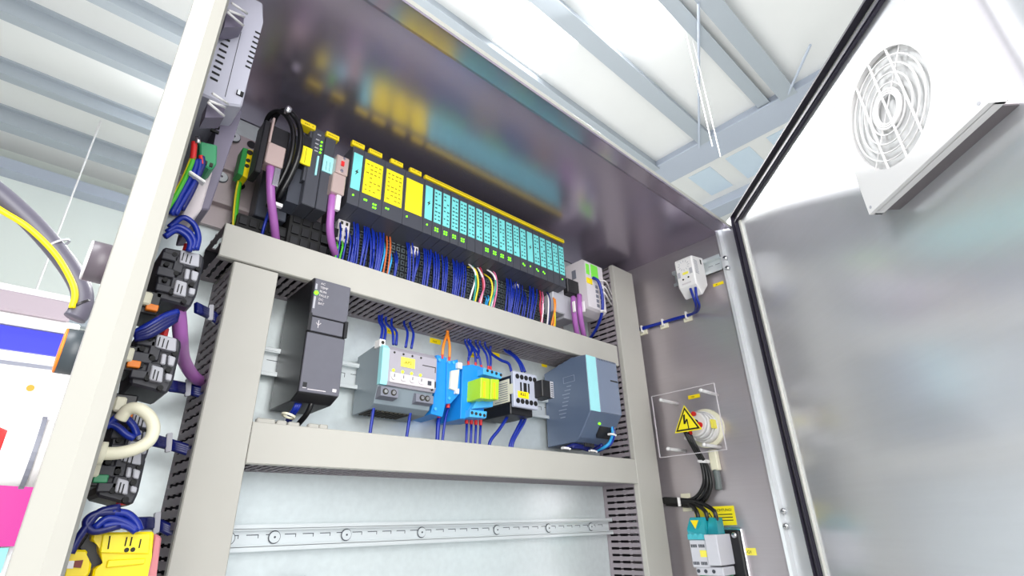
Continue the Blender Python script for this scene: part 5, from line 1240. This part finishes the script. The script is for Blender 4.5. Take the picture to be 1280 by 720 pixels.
b = B(); q = bgp(38, 485, 3.99); b.cyl((q.x, 4.0, q.z), (q.x, 3.985, q.z), 0.018, 14); part('knob', b, ORANGE, t)
b = B().box(-2.6, 0.175, 3.96, 3.99, -0.02, 0.30); part('pink_panel', b, mat('machine_pink', (206, 44, 150), 0.4), t, 'bright pink panel')
b = B().box(-2.6, 0.20, 3.98, 4.0, 0.305, 0.325); part('dark_seam', b, BLACK, t)
b = B().box(-2.6, 0.13, 3.965, 3.99, -0.14, -0.025); part('cyan_panel', b, mat('machine_cyan', (150, 226, 226), 0.4), t)
t['_b'] = [-0.9, 4.4, ZB]

# ================================================================== HALL
HROOF = mat('hall_roof_panel', (230, 231, 230), 0.6, noise=0.02, nscale=1)
BEAM = mat('hall_beam', (172, 180, 188), 0.45, 0.1)
BEAMG = mat('hall_girder', (178, 186, 200), 0.5)
HWALL = mat('hall_wall', (226, 232, 226), 0.6)
b = B().box(-30, 30, -30, 30, ZB+0.12-0.05-0.0, ZB+0.0)
structure('floor', B().box(-16, 20, -14, 14, OZ/-S-0.05, OZ/-S), mat('hall_floor', (176, 176, 172), 0.6))
ZR = 6.0
b = B(); 
# roof panels with a skylight opening X 3.35..4.27, Y 3.0..3.8
b.box(-12, 3.35, -3, 11, ZR, ZR+0.05); b.box(4.27, 16, -3, 11, ZR, ZR+0.05); b.box(3.35, 4.27, 3.8, 11, ZR, ZR+0.05); b.box(3.35, 4.27, -3, 3.0, ZR, ZR+0.05)
structure('ceiling', b, HROOF)
structure('window_1', B().box(3.35, 4.27, 3.0, 3.8, ZR+0.02, ZR+0.04), mat('skylight', (255, 255, 255), 0.5, emit=3.5))
structure('wall_back', B().box(-12, 16, 10.85, 11, -1.7, ZR), HWALL)
structure('wall_right', B().box(15.5, 15.7, -3, 10.85, -1.7, ZR), HWALL)
n_t = 1
for (y_, h_, w_) in ((1.5, 0.16, 0.14), (1.85, 0.10, 0.08), (2.85, 0.16, 0.14), (3.88, 0.18, 0.10), (5.1, 0.20, 0.16), (6.34, 0.20, 0.16), (7.24, 0.26, 0.16), (8.55, 0.20, 0.16), (9.72, 0.26, 0.24)):
    if y_ > 4.5: b = B().box(-12, 7.3, y_-w_/2-0.08, y_+w_/2+0.08, ZR-0.03, ZR); b.box(-12, 7.3, y_-w_/2, y_+w_/2, ZR-h_, ZR-0.03)
    else: b = B().box(-12, 7.3, y_-w_/2, y_+w_/2, ZR-h_, ZR); b.box(-12, 7.3, y_-w_/2-0.05, y_+w_/2+0.05, ZR-h_-0.02, ZR-h_)
    structure('trim_%d' % n_t, b, BEAM); n_t += 1
for (x0_, x1_, z0_) in ((7.30, 7.80, 5.86), (9.3, 9.6, 5.8), (11.0, 11.3, 5.8)):
    b = B().box(x0_, x1_, -3, 10.85, z0_, ZR-0.001); b.box(x0_-0.06, x1_+0.06, -3, 10.85, z0_-0.03, z0_); structure('trim_%d' % n_t, b, BEAMG); n_t += 1
b = B().box(-12, 15.5, 10.55, 10.85, ZR-0.5, ZR-0.3); structure('trim_%d' % n_t, b, BEAMG); n_t += 1
b = B().box(-12, 15.5, 10.70, 10.85, 3.2, 3.4); structure('trim_%d' % n_t, b, BEAM); n_t += 1
for k in range(4):
    structure('window_%d' % (k+2), B().box(8.2+0.0*k, 9.1, 1.0+0.75*k, 1.45+0.75*k, ZR-0.012, ZR-0.002), mat('roof_glass_blue', (206, 222, 236), 0.3))
# braces
for (a, c_) in (((4.8, 1.6, 5.8), (7.3, 3.0, 5.8)), ((6.4, 0.9, 5.7), (7.4, 1.6, 5.86))):
    b = B().cyl(a, c_, 0.018, 8); structure('trim_%d' % n_t, b, BEAMG); n_t += 1
# high-bay lamp
t = thing('hall_lamp', 'glaring high-bay lamp under the hall roof', 'lamp', (4.5, 2.2, 5.85))
part('lamp_housing', B().cyl((4.5, 2.2, 5.92), (4.5, 2.2, 5.995), 0.10, 20, 0.05), LGREY, t)
part('lamp_disc', B().cyl((4.5, 2.2, 5.88), (4.5, 2.2, 5.92), 0.24, 28), mat('lamp_glow', (255, 255, 255), 0.5, emit=30), t)
for i, (u, v, u2, v2, lab) in enumerate(((862, 60, 884, 175, 'left'), (872, 75, 898, 175, 'right'))):
    a = PZ(u, v, 5.6); single('hanging_wire', B().cyl((a.x, a.y, 5.98), (a.x, a.y, 4.0), 0.006, 6), WHITE, lab+' one of two thin suspension wires hanging from the hall roof', 'wire')
for (x_, y_, lab) in ((-0.3, 9.0, 'thin pale wire hanging in front of the back hall wall'),):
    single('hanging_wire', B().cyl((x_, y_, 5.98), (x_, y_, 1.5), 0.012, 6), WHITE, lab, 'wire')

# ================================================================== LIGHT
w = bpy.data.worlds.new('world'); C.world = w; w.use_nodes = True
bg = w.node_tree.nodes['Background']; bg.inputs['Color'].default_value = (0.93, 0.97, 1.0, 1); bg.inputs['Strength'].default_value = 0.95
def area(name, loc, target, size, power, color=(1, 1, 1), sy=None):
    l = bpy.data.lights.new(name, 'AREA'); l.energy = power; l.size = size; l.color = color
    if sy: l.shape = 'RECTANGLE'; l.size_y = sy
    o = bpy.data.objects.new(name, l); COL.objects.link(o); o.location = W(loc)
    o.rotation_euler = (W(target)-W(loc)).to_track_quat('-Z', 'Y').to_euler(); return o
area('hall_daylight', (-0.6, -1.3, 0.5), (0.7, 1.0, 0.2), 1.6, 50, (1.0, 0.99, 0.97), 1.6)
area('hall_uplight_a', (2, 3.5, 0.5), (2, 4.5, 6), 4.0, 88, (1, 1, 1), 4.0)
area('hall_uplight_b', (6, 3.5, 1.0), (5, 3.0, 6), 4.0, 30, (1, 1, 1), 4.0)
area('high_bay', (4.5, 2.2, 5.6), (1.5, 0.5, 0), 0.5, 220, (1, 1, 1))
area('door_fill', (-3.0, 1.2, 3.5), (1.1, 0.2, 0.2), 1.6, 80, (0.96, 0.98, 1))  # unseen fill light added to brighten the swung door
area('back_high_bay', (2.2, 8.0, 5.6), (0.9, -0.1, 0.7), 0.9, 330, (1, 1, 1))

# ================================================================== CAMERA
cam = bpy.data.cameras.new('camera'); co = bpy.data.objects.new('camera', cam); COL.objects.link(co)
M = Matrix(((R[0][0], -R[0][1], -R[0][2]), (R[1][0], -R[1][1], -R[1][2]), (R[2][0], -R[2][1], -R[2][2]))).to_4x4()
M.translation = V((0, 0, OZ)); co.matrix_world = M
cam.sensor_width = 36; cam.lens = 36*FOC/1280; cam.clip_start = 0.01; cam.clip_end = 200
C.camera = co
for o in bpy.data.objects:
    if '_b' in o: del o['_b']
C.view_settings.view_transform = 'Standard'; C.view_settings.look = 'None'; C.view_settings.gamma = 1; C.view_settings.use_curve_mapping = False
C.view_settings.exposure = 0.35
